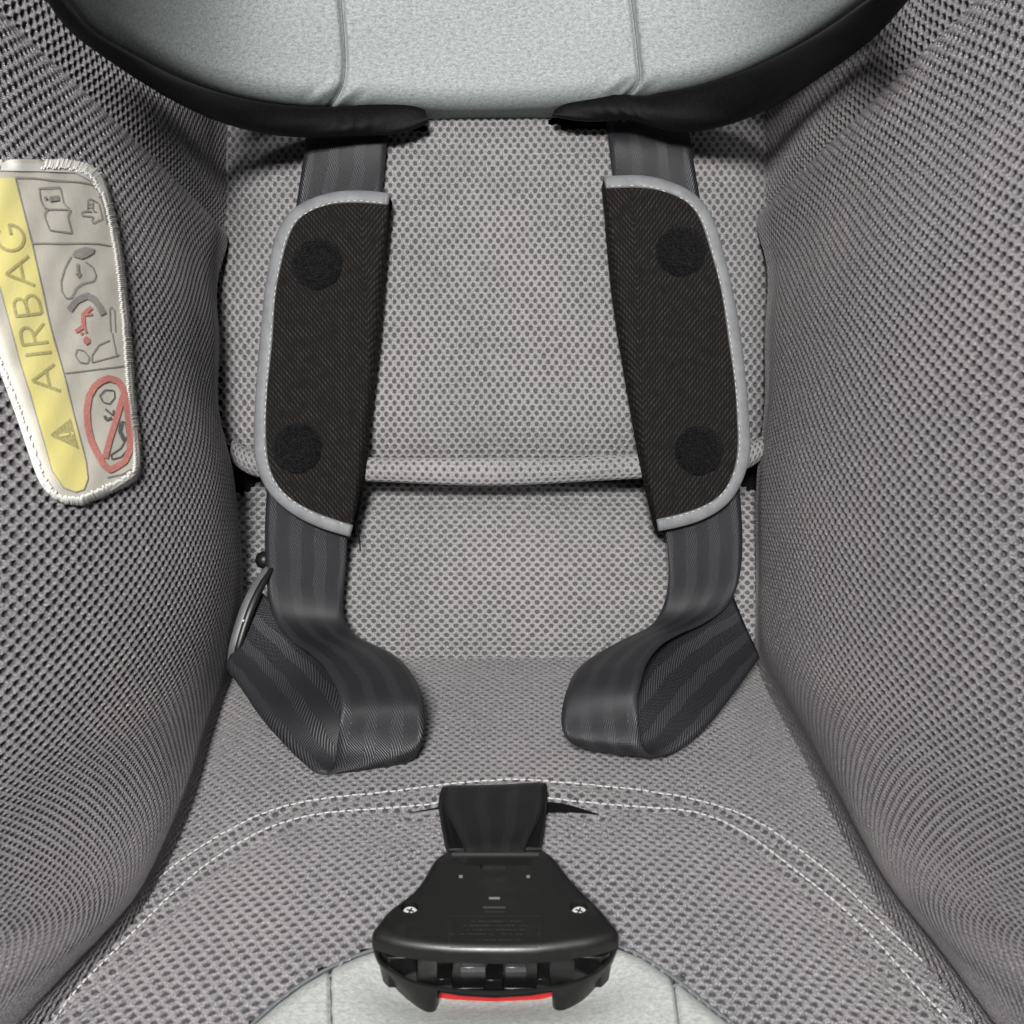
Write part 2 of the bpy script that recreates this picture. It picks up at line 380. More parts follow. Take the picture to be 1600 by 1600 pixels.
cloth('backrest_cushion', S_bk, .0039, .00262, seat, M_mesh, bk_mask, rx=.235, ry=.42)
# rolled hem under the insert (a tube of the same cloth)
hem = curve([(366, 706, .437), (385, 719, .430), (410, 726, .4245), (450, 729, .421), (600, 734, .4135), (775, 737, .412), (900, 734, .4125), (1000, 728, .4145), (1100, 722, .419), (1166, 714, .4265), (1190, 700, .434)], 60)
hemP = np.array([P(*q) for q in hem]); hs = np.r_[0, np.cumsum(np.linalg.norm(np.diff(hemP, axis=0), axis=1))]
def hem_fn(u, v):
    c = np.stack([np.interp(u, hs, hemP[:, k]) for k in range(3)], 1); r = .0060 + .0004 * np.sin(u * 60) ; w_ = v / .0055
    return c + np.stack([0 * u, r * np.sin(w_), -r * np.cos(w_)], 1)
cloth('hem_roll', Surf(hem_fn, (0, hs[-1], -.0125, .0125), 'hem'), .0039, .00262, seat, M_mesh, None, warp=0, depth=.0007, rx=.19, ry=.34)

# ---- lower back panel
def lb_fn(u, v):
    X0 = 800 + F * u / .41; Y0 = 800 - F * v / .41
    D = np.interp(Y0, [720, 750, 775, 800, 850, 900, 950, 1000, 1030, 1060, 1090], [.452, .4485, .4410, .4325, .4190, .4110, .4068, .4072, .4115, .419, .43])
    D = D + .022 * np.clip(np.abs((X0 - 780) / 400), 0, 1.1) ** 2.4 - .002 * np.cos(np.clip((X0 - 780) / 250, -1.57, 1.57))
    e = np.clip((np.abs(X0 - 780) - 290) / 100, 0, 1)
    D = D + .0022 * e * vnoise(u * 420, v * 300, 5) + .0008 * vnoise(u * 120, v * 120, 9)
    return np.stack([(X0 - 800) * D / F, (800 - Y0) * D / F, D], 1)
S_lb = Surf(lb_fn, (-.136, .131, -.082, .034), 'lower')
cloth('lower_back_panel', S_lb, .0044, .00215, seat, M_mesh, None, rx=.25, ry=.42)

# ---- seat cushion
prof = [(1000, .424), (1038, .4035), (1060, .390), (1100, .3695), (1145, .348), (1190, .3295), (1240, .311), (1285, .2965), (1340, .280), (1400, .2635), (1450, .2515), (1500, .2405), (1550, .231), (1600, .222), (1660, .212), (1720, .203)]
pp = np.array([[(800 - y) * d / F, d] for y, d in prof]); pk = np.r_[0, np.cumsum(np.linalg.norm(np.diff(pp, axis=0), axis=1))]
st_up_L = [(41, 1594), (75, 1549), (131, 1500), (187, 1440), (262, 1361), (337, 1309), (412, 1271), (469, 1254), (550, 1243), (640, 1233), (705, 1225), (760, 1220), (803, 1218), (859, 1221), (930, 1227), (1011, 1236), (1112, 1256), (1187, 1286), (1244, 1324), (1319, 1384), (1375, 1440), (1450, 1510), (1491, 1556), (1520, 1600)]
st_lo_L = [(86, 1594), (112, 1556), (169, 1496), (225, 1440), (300, 1369), (375, 1316), (450, 1283), (520, 1269), (585, 1264), (640, 1260), (690, 1254)]
st_lo_R = [(855, 1247), (920, 1254), (1000, 1261), (1094, 1271), (1169, 1305), (1244, 1361), (1319, 1421), (1375, 1477), (1439, 1549), (1484, 1597)]
slit = [(640, 1276), (672, 1270), (700, 1264), (770, 1262), (850, 1262), (895, 1268), (938, 1277)]
SN = np.array([0, .955, -.296])
def seat_fn(u, v):
    Wt = spw(pk, v); hd = Wt @ pp; p = np.stack([u, hd[:, 0], hd[:, 1]], 1)
    X, Y = proj(p)
    half = np.interp(Y, [1000, 1100, 1230, 1380, 1500, 1600], [410, 440, 490, 560, 650, 735])
    r = np.abs(X - 775) / half
    off = -.007 * np.clip(r, 0, 1.2) ** 4 - .001 * np.clip((r - .8) / .3, 0, 1.5)
    off += .0035 * np.exp(-((Y - 1345) / 60) ** 2) * np.exp(-((X - 780) / 330) ** 2)
    dsl = pldist(X, Y, slit); off -= .0018 * np.exp(-(dsl / 9) ** 2)
    off += .0018 * np.exp(-((Y - 1238) / 16) ** 2) * np.exp(-((X - 780) / 170) ** 2)
    ap = [a for a in st_up_L if 560 < a[0] < 1000]
    for k, l in enumerate((st_up_L, st_lo_L, st_lo_R)):
        dd = pldist(X, Y, l); off -= .0013 * np.exp(-(dd / (6 + 5 * np.clip((Y - 1240) / 350, 0, 1))) ** 2)
    off -= .0075 * np.exp(-((Y - 1530) / 60) ** 2) * np.exp(-((X - 772) / 190) ** 4)
    off += .0012 * vnoise(u * 70, v * 60, 21)
    off += .0012 * np.exp(-((X - 560) / 50) ** 2 - ((Y - 1285) / 12) ** 2) * np.sin(X / 4.5) * .2 + .0012 * np.exp(-((X - 990) / 50) ** 2 - ((Y - 1285) / 12) ** 2) * np.sin(X / 4.5 + Y / 9) * .2
    return p + SN * off[:, None]
S_seat = Surf(seat_fn, (-.150, .150, .012, pk[-1]), 'seat')
fr_pg = [(372, 1618), (395, 1597), (430, 1566), (470, 1536), (515, 1510), (560, 1490), (585, 1482), (700, 1470), (860, 1470), (958, 1474), (1005, 1493), (1045, 1520), (1080, 1547), (1115, 1575), (1150, 1602), (1170, 1625)]
fr_all = fr_pg + [(1300, 1760), (250, 1760)]
def seat_mask(X, Y, u, v): return ~inside(X, Y, fr_all)
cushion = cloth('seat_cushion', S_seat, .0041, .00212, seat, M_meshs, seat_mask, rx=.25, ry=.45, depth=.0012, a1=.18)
bs = S_seat.bvh()
sg = stitch_line(st_up_L, bs, .00036, 10, 3, .0001) + stitch_line(st_lo_L, bs, .00036, 10, 3, .0001) + stitch_line(st_lo_R, bs, .00036, 10, 3, .0001)
near = [s for s in sg if s[0][2] < .9]
threads('stitching', near, .00030, M_thread, cushion)
# black strip on the cushion, painting the shade inside the crotch strap opening
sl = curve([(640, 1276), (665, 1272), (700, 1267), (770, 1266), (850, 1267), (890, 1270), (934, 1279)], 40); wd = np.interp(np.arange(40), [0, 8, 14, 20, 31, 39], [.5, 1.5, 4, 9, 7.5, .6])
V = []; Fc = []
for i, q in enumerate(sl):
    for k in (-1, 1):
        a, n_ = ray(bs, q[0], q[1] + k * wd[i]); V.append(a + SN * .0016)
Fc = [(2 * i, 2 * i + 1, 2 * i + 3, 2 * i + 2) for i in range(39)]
mesh_np('opening_shade_strip', np.array(V), Fc, M_black, cushion)
lip = [ray(bs, q[0], q[1] - wd[i] - 3)[0] - SN * .0006 for i, q in enumerate(sl)]
tube('opening_edge', lip, .00085, M_bind, cushion, 8)

# ---- pale front panel
def fr_fn(u, v):
    p = seat_fn(u, v); X, Y = proj(p); d = pldist(X, Y, fr_pg); ins = inside(X, Y, fr_all); d = np.where(ins, d, -d)
    t = np.clip(d / 34, -1, 1); off = np.where(t > 0, -.0028 + .0052 * np.sqrt(np.clip(1 - (1 - t) ** 2, 0, 1)), -.0028 + t * .01)
    for sx in (516 + (Y - 1510) * .02, 1052 + (Y - 1540) * .12): off = off - .0016 * np.exp(-((X - sx) / 3.2) ** 2)
    return p + SN * off[:, None]
S_fr = Surf(fr_fn, (-.10, .09, pk[-1] - .075, pk[-1]), 'front')
frp = sheet('front_panel', S_fr, 420, 220, seat, M_front, lambda X, Y: inside(X, Y, [(x, y - 14) for x, y in fr_pg] + [(1340, 1800), (200, 1800)]))
bf = S_fr.bvh()
tube('panel_crease_shade', [ray(bs, x, y)[0] - SN * .0004 for x, y in curve(fr_pg, 60)], .0005, M_dthread, frp, 8)  # dark tube painting the shade of the crease round the panel
for sx, k, y0 in ((516, .02, 1512), (1052, .12, 1528)):
    tube('panel_seam', [ray(bf, sx + (y - 1530) * k, y)[0] for y in range(y0, 1650, 8)], .00022, M_dthread, frp, 6)

# ---- side wings
def wing_rows(side):
    if side < 0:
        tab = [(-.1395, .1450, .425, 0), (-.1395, .1380, .425, .000), (-.1390, .118, .42, .004), (-.1375, .085, .42, .009), (-.1365, .05, .42, .0115), (-.132, .024, .424, .012), (-.1265, -.005, .416, .011), (-.1235, -.035, .412, .009), (-.1245, -.068, .398, .006), (-.1185, -.0835, .35, .004), (-.1115, -.0952, .31, .003), (-.1095, -.108, .275, .002), (-.1130, -.1165, .250, .001), (-.1215, -.1265, .226, .000), (-.128, -.136, .21, 0)]; Xf = -.143
    else:
        tab = [(.1225, .1540, .425, -.004), (.1225, .1470, .425, -.004), (.1225, .125, .42, -.001), (.1215, .09, .42, .003), (.120, .055, .42, .005), (.1175, .024, .424, .006), (.114, -.005, .416, .006), (.113, -.035, .412, .005), (.1115, -.062, .400, .004), (.1112, -.0835, .35, .003), (.1105, -.0965, .308, .003), (.1110, -.108, .276, .002), (.1140, -.1165, .250, .001), (.1195, -.1275, .224, .000), (.126, -.136, .21, 0)]; Xf = .138
    G = []; ss = [-.14, -.04, .04, .16, .3, .45, .6, .75, .88, 1.0, 1.08]
    for r, (Xc, H, dc, B) in enumerate(tab):
        row = []; df = .212 if H > -.1 else max(.19, dc - .055) if H > -.13 else .165
        for s in ss:
            L = dc - df; D = dc - L * s if s >= 0 else dc + .06 * -s * 2
            s_ = max(s, 0); X = Xc + (Xf - Xc) * s_ ** 2.3 - side * B * math.sin(math.pi * min(1, s_)) + side * (.03 * max(0, s - .93))
            if s < 0: X = Xc - side * B * math.pi * s + side * .001
            drop = -s * .16 if (s < 0 and H < -.06) else 0
            if r == 0: X += side * .012; h = H + .001
            else: h = H - drop
            row.append((X, h, D))
        G.append(row)
    return G
mode = {}
for side in (-1, 1):
    fn0, dom = tensor(wing_rows(side))
    def fn(u, v, fn0=fn0, side=side):
        p = fn0(u, v); p[:, 0] += .0016 * vnoise(u * 45 + side, v * 45, 31 + side); return p
    S = Surf(fn, dom, 'wing'); mode[side] = S
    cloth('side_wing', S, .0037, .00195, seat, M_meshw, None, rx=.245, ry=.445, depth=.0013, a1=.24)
S_wl, S_wr = mode[-1], mode[1]
# upper side panels behind the wings
for side in (-1, 1):
    G = []
    for H in (.120, .140, .150, .165, .19, .215, .25):
        row = []
        for s in (-.1, 0, .08, .2, .4, .6, .8, 1.0):
            dc = .432; D = dc - (dc - .235) * s
            Xc = -.1425 if side < 0 else .1275
            X = Xc + side * (.003 if H < .15 else .0) - side * .004 * math.sin(math.pi * max(0, min(1, s))) + (side * .006 * s if side > 0 else 0) - side * .10 * max(0, H - .155) * s
            row.append((X, H + (.006 if side > 0 else 0), D))
        G.append(row)
    fn0, dom = tensor(G)
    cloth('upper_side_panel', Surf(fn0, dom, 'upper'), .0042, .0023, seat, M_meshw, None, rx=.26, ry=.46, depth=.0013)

# ---- headrest
def hd_depth(X, Y):
    return np.reshape(spw([0, 120, 235, 330, 430, 525, 600, 675, 760, 830], np.atleast_1d(np.abs(np.asarray(X, float) - 775)).ravel()) @ np.array([.3985, .3975, .392, .381, .357, .318, .284, .249, .213, .19]), np.shape(X)) - .00010 * (170 - Y)
inL = [(96, -60), (100, 0), (131, 35), (197, 79), (262, 114), (350, 147), (437, 164), (516, 168), (590, 163), (640, 163), (669, 170)]
bot = [(20, -90), (60, -30), (100, 2), (131, 37), (197, 82), (262, 117), (350, 150), (437, 166), (516, 171), (590, 172), (669, 176), (775, 177), (860, 174), (915, 170), (1000, 156), (1060, 146), (1125, 129), (1200, 99), (1275, 59), (1355, 4), (1400, -40), (1440, -90)]
botx = np.array([b[0] for b in bot]); boty = np.array([b[1] for b in bot])
bq = curve(bot, 300)
seamL = [(531, -90), (533, 0), (538, 60), (539, 110), (533, 140), (515, 168), (505, 185)]
seamR = [(985, -90), (987, 0), (993, 50), (998, 100), (998, 128), (975, 155), (965, 175)]
def hd_pt(x, y):
    yb = np.interp(x, bq[:, 0], bq[:, 1]); e = yb - y; t = np.clip(1 - e / 46, 0, 1.25)
    d = hd_depth(x, y) + .016 * (1 - np.sqrt(np.clip(1 - np.minimum(t, 1) ** 2, 0, 1))) + np.clip(t - 1, 0, 1) * .03
    g = np.exp(-(pldist(x, y, curve(seamL, 60)) / 5) ** 2) + np.exp(-(pldist(x, y, curve(seamR, 60)) / 5) ** 2)
    d = d + .0028 * g + .0009 * vnoise(x / 60, y / 35, 8)
    for (cx_, cy_, rx_, ry_) in ((525, 150, 40, 18), (985, 138, 45, 18)): d = d + .0009 * np.exp(-((x - cx_) / rx_) ** 2 - ((y - cy_) / ry_) ** 2) * np.sin((x + y) / 7)
    return np.stack([(x - 800) * d / F, (800 - y) * d / F, d], 1)
cL = lambda y: np.interp(y, [q[1] for q in seamL], [q[0] for q in seamL]); cR = lambda y: np.interp(y, [q[1] for q in seamR], [q[0] for q in seamR])
head = None
for name, xa, xb, nx in (('headrest', lambda y: cL(y), lambda y: cR(y), 260), ('headrest_side_panel', lambda y: 0 * y + 20, lambda y: cL(y), 260), ('headrest_side_panel', lambda y: cR(y), lambda y: 0 * y + 1440, 260)):
    T = np.linspace(0, 1, nx); ny = 130; V = []; 
    for j in range(ny):
        s = j / (ny - 1)
        # rows follow the lower edge
        X = xa(np.array([-90 + s * 265.0])) * (1 - T) + xb(np.array([-90 + s * 265.0])) * T
        yb = np.interp(X, bq[:, 0], bq[:, 1]) + 10; Y = -110 + (yb + 110) * s
        X = xa(Y) * (1 - T) + xb(Y) * T
        yb = np.interp(X, bq[:, 0], bq[:, 1]) + 10; Y = -110 + (yb + 110) * s
        V.append(hd_pt(X, Y))
    V = np.vstack(V); i = np.arange(ny * nx).reshape(ny, nx); f = np.stack([i[:-1, :-1].ravel(), i[:-1, 1:].ravel(), i[1:, 1:].ravel(), i[1:, :-1].ravel()], 1)
    Gd = V.reshape(ny, nx, 3); cu = np.zeros((ny, nx)); cu[:, 1:] = np.cumsum(np.linalg.norm(np.diff(Gd, axis=1), axis=2), axis=1); cv = np.zeros((ny, nx)); cv[1:] = np.cumsum(np.linalg.norm(np.diff(Gd, axis=0), axis=2), axis=0)
    o = mesh_np(name, V, f, M_head, head or seat, uv=np.stack([(cu if xa(np.zeros(1))[0] > 30 else cu - cu[:, -1:]).ravel() + .3 * nx % 7, cv.ravel()], 1))
    if head is None: head = o
for s in (seamL, seamR):
    q = curve(s[:-1], 60); tube('headrest_seam', hd_pt(q[:, 0], q[:, 1]) + np.array([0, 0, -.0001]), .00022, M_dthread, head, 6)
# black stretch trim on the headrest edge
trims = [([(60, -60), (100, 0), (131, 35), (197, 79), (262, 114), (350, 147), (437, 164), (516, 167), (590, 161), (634, 161), (664, 172)],
          [(30, -60), (72, 0), (100, 39), (153, 83), (240, 140), (337, 188), (415, 209), (490, 215), (569, 212), (634, 206), (670, 192)]),
         ([(1420, -50), (1355, 0), (1275, 55), (1200, 95), (1125, 125), (1060, 142), (1000, 150), (955, 145), (915, 151), (880, 163), (866, 172)],
          [(1470, -50), (1420, 0), (1375, 50), (1300, 108), (1225, 157), (1150, 191), (1080, 206), (1035, 203), (992, 190), (925, 190), (862, 182)])]
for k, (a_, b_) in enumerate(trims):
    n = 150; A = curve(a_, n); B = curve(b_, n); V = []; m = 26
    for i in range(n):
        mid = (A[i] + B[i]) / 2; d = float(hd_depth(mid[0], mid[1])) + .006; t = i / (n - 1); 
        bul = .0062 * (1 - .55 * np.clip((t - .78) / .22, 0, 1)); wr = 0
        for j in range(m):
            w_ = 2 * math.pi * j / m; c, s = math.cos(w_), math.sin(w_)
            if c > 0: s2 = abs(s) ** .85 * np.sign(s)
            q = mid + (B[i] - A[i]) / 2 * s * 1.02
            wr = .0003 * math.sin(t * 190 + j * .8) * np.exp(-((t - .84) / .045) ** 2) + .0003 * math.sin(t * 37 + j)
            V.append(P(q[0], q[1], d - (bul + wr) * c))
    V = np.array(V); i = np.arange(n * m).reshape(n, m); i2 = np.roll(i, -1, axis=1)
    f = np.stack([i[:-1].ravel(), i2[:-1].ravel(), i2[1:].ravel(), i[1:].ravel()], 1)
    if k == 1: f = f[:, ::-1]
    mesh_np('headrest_trim', V, f, M_trim, head)
# black inner lining of the slots and hard shell behind everything
Vs = [P(250, 60, .466), P(1300, 60, .466), P(1300, 1060, .466), P(250, 1060, .466), P(250, 60, .474), P(1300, 60, .474), P(1300, 1060, .474), P(250, 1060, .474)]
mesh_np('back_shell', np.array(Vs), [(0, 1, 2, 3), (7, 6, 5, 4), (0, 4, 5, 1), (1, 5, 6, 2), (2, 6, 7, 3), (3, 7, 4, 0)], M_black, seat, smooth=False)
Vs = []
for off in (-.022, -.03):
    for x, y in ((-.16, 1010), (.16, 1010)): Vs.append(np.array([x, (800 - 1040) * .41 / F, .41]) + SN * off)
    for x in (.16, -.16): Vs.append(np.array([x, pp[-1][0], pp[-1][1]]) + SN * off)
mesh_np('base_shell', np.array(Vs), [(0, 1, 2, 3), (7, 6, 5, 4), (0, 4, 5, 1), (1, 5, 6, 2), (2, 6, 7, 3), (3, 7, 4, 0)], M_black, seat, smooth=False)

# ---- grey plastic strap guide and knob at the left crease
gq = curve([(418, 886, .397), (404, 908, .393), (388, 940, .388), (375, 975, .385), (364, 1012, .383), (357, 1040, .384)], 40); V = []; m = 12
gw = np.interp(np.arange(40), [0, 6, 18, 32, 39], [3, 7, 8.5, 7, 3]) * .39 / F
GP = np.array([P(*q) for q in gq])
gd = tube('strap_guide', GP, list(gw), M_gplast, seat, 14, flat=.35)
tube('guide_edge', GP + np.array([.0018, -.0006, .0006]), list(gw * .9), M_plast, gd, 12, flat=.8)
bm = bmesh.new(); bmesh.ops.create_uvsphere(bm, u_segments=20, v_segments=12, radius=.0040)
me = bpy.data.meshes.new('guide_knob'); bm.to_mesh(me); bm.free()
ko = link('guide_knob', me, M_plast, seat); ko.location = W(P(413, 875, .4035)) - seat.location
bm = bmesh.new(); bmesh.ops.create_uvsphere(bm, u_segments=10, v_segments=6, radius=.0006)
me = bpy.data.meshes.new('lint_speck'); bm.to_mesh(me); bm.free()
so = link('pale_dot', me, M_wthread, gd); so.location = W(P(380, 970, .3825)) - seat.location

# ---- warning label sewn on the left wing
bw = S_wl.bvh()
Lc = [(0, 254), (-50, 258), (-66, 300), (-62, 400), (-25, 520), (4, 596), (36, 680), (58, 742), (72, 768), (95, 784), (125, 787)]
Rc = [(60, 253), (120, 256), (148, 270), (164, 305), (178, 365), (190, 450), (198, 540), (206, 640), (213, 715), (209, 744), (175, 766), (125, 787)]
def patch(Lc, Rc, nt, ns, bvh, hfun):
    L = poly(Lc, nt) if len(Lc) < 4 else curve(Lc, nt); R = curve(Rc, nt); V = []; last = None
    XX = []
    for i in range(nt):
        for j in range(ns):
            s = j / (ns - 1); q = L[i] * (1 - s) + R[i] * s; p, n_ = ray(bvh, *q)
            if p is None: p, n_ = last
            last = (p, n_); V.append(p + n_ * hfun(i / (nt - 1), s, q)); XX.append(q)
    i = np.arange(nt * ns).reshape(nt, ns); f = np.stack([i[:-1, :-1].ravel(), i[1:, :-1].ravel(), i[1:, 1:].ravel(), i[:-1, 1:].ravel()], 1)
    return np.array(V), f, np.array(XX)
lab_out = np.vstack([curve(Rc, 80), curve(Lc, 80)[::-1]])
def lab_h(t, s, q):
    d = float(pldist(np.array([q[0]]), np.array([q[1]]), lab_out)[0])
    e = min(1, d / 16); puff = 0.0008 + .0022 * math.sqrt(max(0, 1 - (1 - e) ** 2))
    return puff + .00010 * math.sin(q[0] * .11 + q[1] * .05)
V, f, _ = patch(Lc, Rc, 110, 46, bw, lab_h)
def faceup(V, f):
    t = V[f]; g = np.cross(t[:, 1] - t[:, 0], t[:, 2] - t[:, 0]); return f[:, ::-1] if (np.sum(g * t[:, 0], 1)).sum() < 0 else f
f = faceup(V, f)
label = mesh_np('warning_label', V, f, M_lab, seat)
label['label'] = 'padded cream airbag warning label with yellow band sewn to the left wing'
bl = BVHTree.FromPolygons([Vector(v) for v in V], [tuple(int(k) for k in q) for q in f])
def strip(pl, wpx, lift=.00016, closed=False):
    pl = list(pl) + ([pl[0]] if closed else []); L = np.sum(np.linalg.norm(np.diff(np.asarray(pl, float), axis=0), axis=1)); n = max(2, int(L / 2.5) + 1)
    q = poly(pl, n); V = []; 
    for i in range(n):
        d = q[min(i + 1, n - 1)] - q[max(i - 1, 0)]; d /= np.linalg.norm(d) + 1e-9; nn = np.array([-d[1], d[0]])
        for k in (-1, 1):
            c = q[i] + nn * k * wpx / 2; p, n_ = ray(bl, *c)
            if p is None: p, n_ = ray(bw, *c)
            if p is None: p, n_ = P(c[0], c[1], .26), np.array([0, 0, -1.0])
            V.append(p + n_ * lift)
    return V, [(2 * i, 2 * i + 1, 2 * i + 3, 2 * i + 2) for i in range(n - 1)]
def prints(name, strips, m, lift=.00016, lab=None):
    V = []; Fc = []
    for pl, wpx in strips:
        v, f_ = strip(pl, wpx, lift); b = len(V); V += v; Fc += [tuple(b + k for k in q) for q in f_]
    o = mesh_np(name, np.array(V), Fc, m, label, smooth=False)
    if lab: o['label'] = lab
    return o
def fill(pg, lift):                                # convex-ish polygon as scan strips
    pg = np.array(pg, float); y0, y1 = pg[:, 1].min(), pg[:, 1].max(); out = []
    n = max(2, int((y1 - y0) / 2.5)); rows = []
    for y in np.linspace(y0 + .1, y1 - .1, n):
        xs = []
        for i in range(len(pg)):
            a, b = pg[i], pg[(i + 1) % len(pg)]
            if (a[1] > y) != (b[1] > y): xs.append(a[0] + (y - a[1]) / (b[1] - a[1]) * (b[0] - a[0]))
        if len(xs) >= 2: rows.append((y, min(xs), max(xs)))
    V = []; Fc = []
    for y, a, b in rows:
        for s in np.linspace(0, 1, 9):
            p, n_ = ray(bl, a + (b - a) * s, y)
            if p is None: p, n_ = ray(bw, a + (b - a) * s, y)
            V.append(p + n_ * lift)
    for r in range(len(rows) - 1):
        for s in range(8): Fc.append((r * 9 + s, r * 9 + s + 1, r * 9 + 10 + s, r * 9 + 9 + s))
    return V, Fc
def fills(name, pgs, m, lift):
    V = []; Fc = []
    for pg in pgs:
        v, f_ = fill(pg, lift); b = len(V); V += v; Fc += [tuple(b + k for k in q) for q in f_]
    return mesh_np(name, np.array(V), Fc, m, label, smooth=False)
YL = [(-50, 280), (-30, 360), (0, 456), (17, 518), (30, 567), (44, 611), (61, 669), (80, 735), (98, 761), (117, 768)]
YR = [(22, 278), (49, 383), (65, 455), (79, 518), (98, 583), (117, 660), (133, 721), (137, 748), (131, 763), (117, 768)]
V, f, _ = patch(YL, YR, 90, 16, bl, lambda t, s, q: .00018); f = faceup(V, f); mesh_np('yellow_band', V, f, M_yel, label)
c5 = lambda L: [(x / 5.926, 250 + y / 5.926) for x, y in L]
c6 = lambda L: [(30 + x / 5.714, 520 + y / 5.714) for x, y in L]
by = [340, 347, 387, 395, 444, 460, 490, 505, 535, 549, 567, 609]; bx = [29, 31, 39, 42, 52, 57, 64, 67, 74, 78, 83, 93]
def glyph(y0, y1, strokes, hgt=40):
    out = []
    for st in strokes:
        out.append(([(np.interp(y0 + (y1 - y0) * u, by, bx) - hgt * v, y0 + (y1 - y0) * u + 5 * v) for u, v in st], 4.6))
    return out
arc = lambda cx, cy, rx, ry, a0, a1, n=14: [(cx + rx * math.cos(math.radians(a0 + (a1 - a0) * i / n)), cy + ry * math.sin(math.radians(a0 + (a1 - a0) * i / n))) for i in range(n + 1)]
Ag = [[(0, 0), (.5, 1), (1, 0)], [(.2, .38), (.8, .38)]]
Bg = [[(.08, 0), (.08, 1), (.5, 1)] + arc(.5, .77, .35, .23, 90, -90) + [(.08, .54)], [(.5, .54)] + arc(.52, .27, .42, .27, 90, -90) + [(.08, 0)]]
Rg = [[(.08, 0), (.08, 1), (.5, 1)] + arc(.5, .75, .38, .25, 90, -90) + [(.08, .5)], [(.45, .5), (.98, 0)]]
Gg = [arc(.5, .5, .48, .5, 45, 360) + [(.98, .45), (.6, .45)]]
ST = glyph(611, 569, Ag) + glyph(551, 549, [[(.5, 0), (.5, 1)]]) + glyph(537, 504, Rg) + glyph(492, 458, Bg) + glyph(446, 400, Ag) + glyph(390, 348, Gg, 42)
prints('airbag_lettering', ST, M_inky, .00034, 'word AIRBAG printed in grey running up the yellow band')
fills('warning_triangle', [c6([(260, 915), (450, 765), (520, 1035)])], M_inky, .00034)
prints('exclamation_mark', [(c6([(345, 920), (430, 905)]), 4), (c6([(455, 902), (475, 898)]), 4)], M_yel, .0005)
prints('frame_lines', [([(22, 277), (50, 278), (87, 282), (120, 284), (141, 287), (153, 300), (161, 325), (166, 350)], 1.8), ([(22, 278), (49, 383), (65, 455), (79, 518), (98, 583), (117, 660), (133, 721), (136, 748), (130, 765)], 1.5), ([(-45, 290), (-30, 360), (0, 456), (17, 518), (30, 567), (44, 611), (61, 669), (80, 735), (98, 762), (117, 769), (130, 765)], 1.5), ([(49, 380), (110, 380), (150, 380), (172, 384)], 1.8), ([(100, 583), (150, 577), (198, 571)], 1.8), ([(166, 746), (176, 744), (190, 741), (204, 733)], 2.2)], M_inkl, .0003)
book = [(c5([(350, 262), (545, 250), (580, 400), (645, 462), (615, 520), (655, 675), (450, 648), (400, 520), (410, 470), (440, 455), (620, 458)]), 1.8), (c5([(350, 262), (365, 370), (400, 440), (440, 455)]), 1.8), (c5([(400, 352), (428, 352)]), 4.5), (c5([(452, 362), (540, 352)]), 8), (c5([(455, 340), (455, 385)]), 2)]
prints('manual_pictogram', book, M_ink, .0003)
prints('pointing_hand_pictogram', [(c5([(760, 475), (845, 478), (800, 470), (805, 365), (835, 360), (905, 400), (940, 545), (900, 560), (855, 588), (838, 560), (860, 525), (750, 515), (745, 490), (760, 475)]), 1.7), (c5([(805, 410), (850, 405)]), 1.5), (c5([(805, 440), (850, 438)]), 1.5), (c5([(850, 380), (850, 470), (885, 480)]), 1.5)], M_ink, .0003)
prints('airbag_pictogram', [(c5([(650, 890), (590, 1000), (555, 1120), (560, 1210), (600, 1280), (650, 1275), (700, 1180), (760, 1140), (860, 1120), (880, 1070), (850, 990), (780, 940)]), 1.8), (c5([(710, 960), (715, 1055)]), 4.5), (c5([(692, 1050), (720, 1085), (740, 1045)]), 2.5), (c5([(630, 1390), (700, 1300), (800, 1255), (865, 1290), (915, 1360), (950, 1430)]), 10)], M_ink, .0003)
fills('dashboard_pictogram', [c5([(650, 890), (690, 830), (780, 805), (875, 815), (860, 860), (790, 905), (750, 918)])], M_ink, .0003)
prints('passenger_pictogram', [(c6([(490, 200), (510, 145), (570, 160), (618, 220), (600, 272), (530, 262), (490, 200)]), 1.6), (c6([(640, 265), (640, 200), (700, 110), (800, 65)]), 1.8), (c6([(640, 265), (860, 205), (885, 190)]), 1.8), (c6([(860, 205), (820, 0)]), 1.6), (c5([(1060, 1590), (1050, 1390), (1025, 1360), (1005, 1380), (1015, 1590)]), 1.6)], M_ink, .0003)
prints('red_child_pictogram', [(c5([(840, 1362), (760, 1430), (765, 1540), (690, 1590)]), 6.5), (c5([(755, 1435), (848, 1428)]), 4), (c5([(770, 1540), (790, 1600)]), 4), (c6([(540, 0), (560, 10)]), 5)], M_inkr, .0003)
fills('red_head_dot', [[(134 + 5.5 * math.cos(a), 532 + 7 * math.sin(a)) for a in np.linspace(0, 6.2, 12)]], M_inkr, .0003)
ring = c6([(720, 430), (790, 405), (870, 430), (915, 500), (945, 620), (965, 780), (982, 920), (975, 1060), (930, 1150), (860, 1195), (800, 1225), (740, 1175), (680, 1070), (630, 960), (600, 840), (590, 700), (610, 570), (660, 480), (720, 430)])
prints('prohibition_ring', [(ring, 10), (c6([(915, 560), (880, 690), (840, 820), (795, 960), (755, 1120)]), 9)], M_inkr, .00042)
prints('seated_child_pictogram', [(c6([(710, 560), (760, 510), (840, 515), (845, 580), (800, 635), (740, 620), (710, 560)]), 1.8), (c6([(760, 680), (830, 740), (835, 690)]), 3), (c6([(755, 740), (770, 780), (820, 760)]), 4.5), (c6([(900, 790), (940, 800), (960, 920), (900, 1030), (810, 1090), (820, 1130), (900, 1110), (970, 1030)]), 2), (c6([(905, 800), (890, 880), (930, 960)]), 6)], M_inkd, .0003)
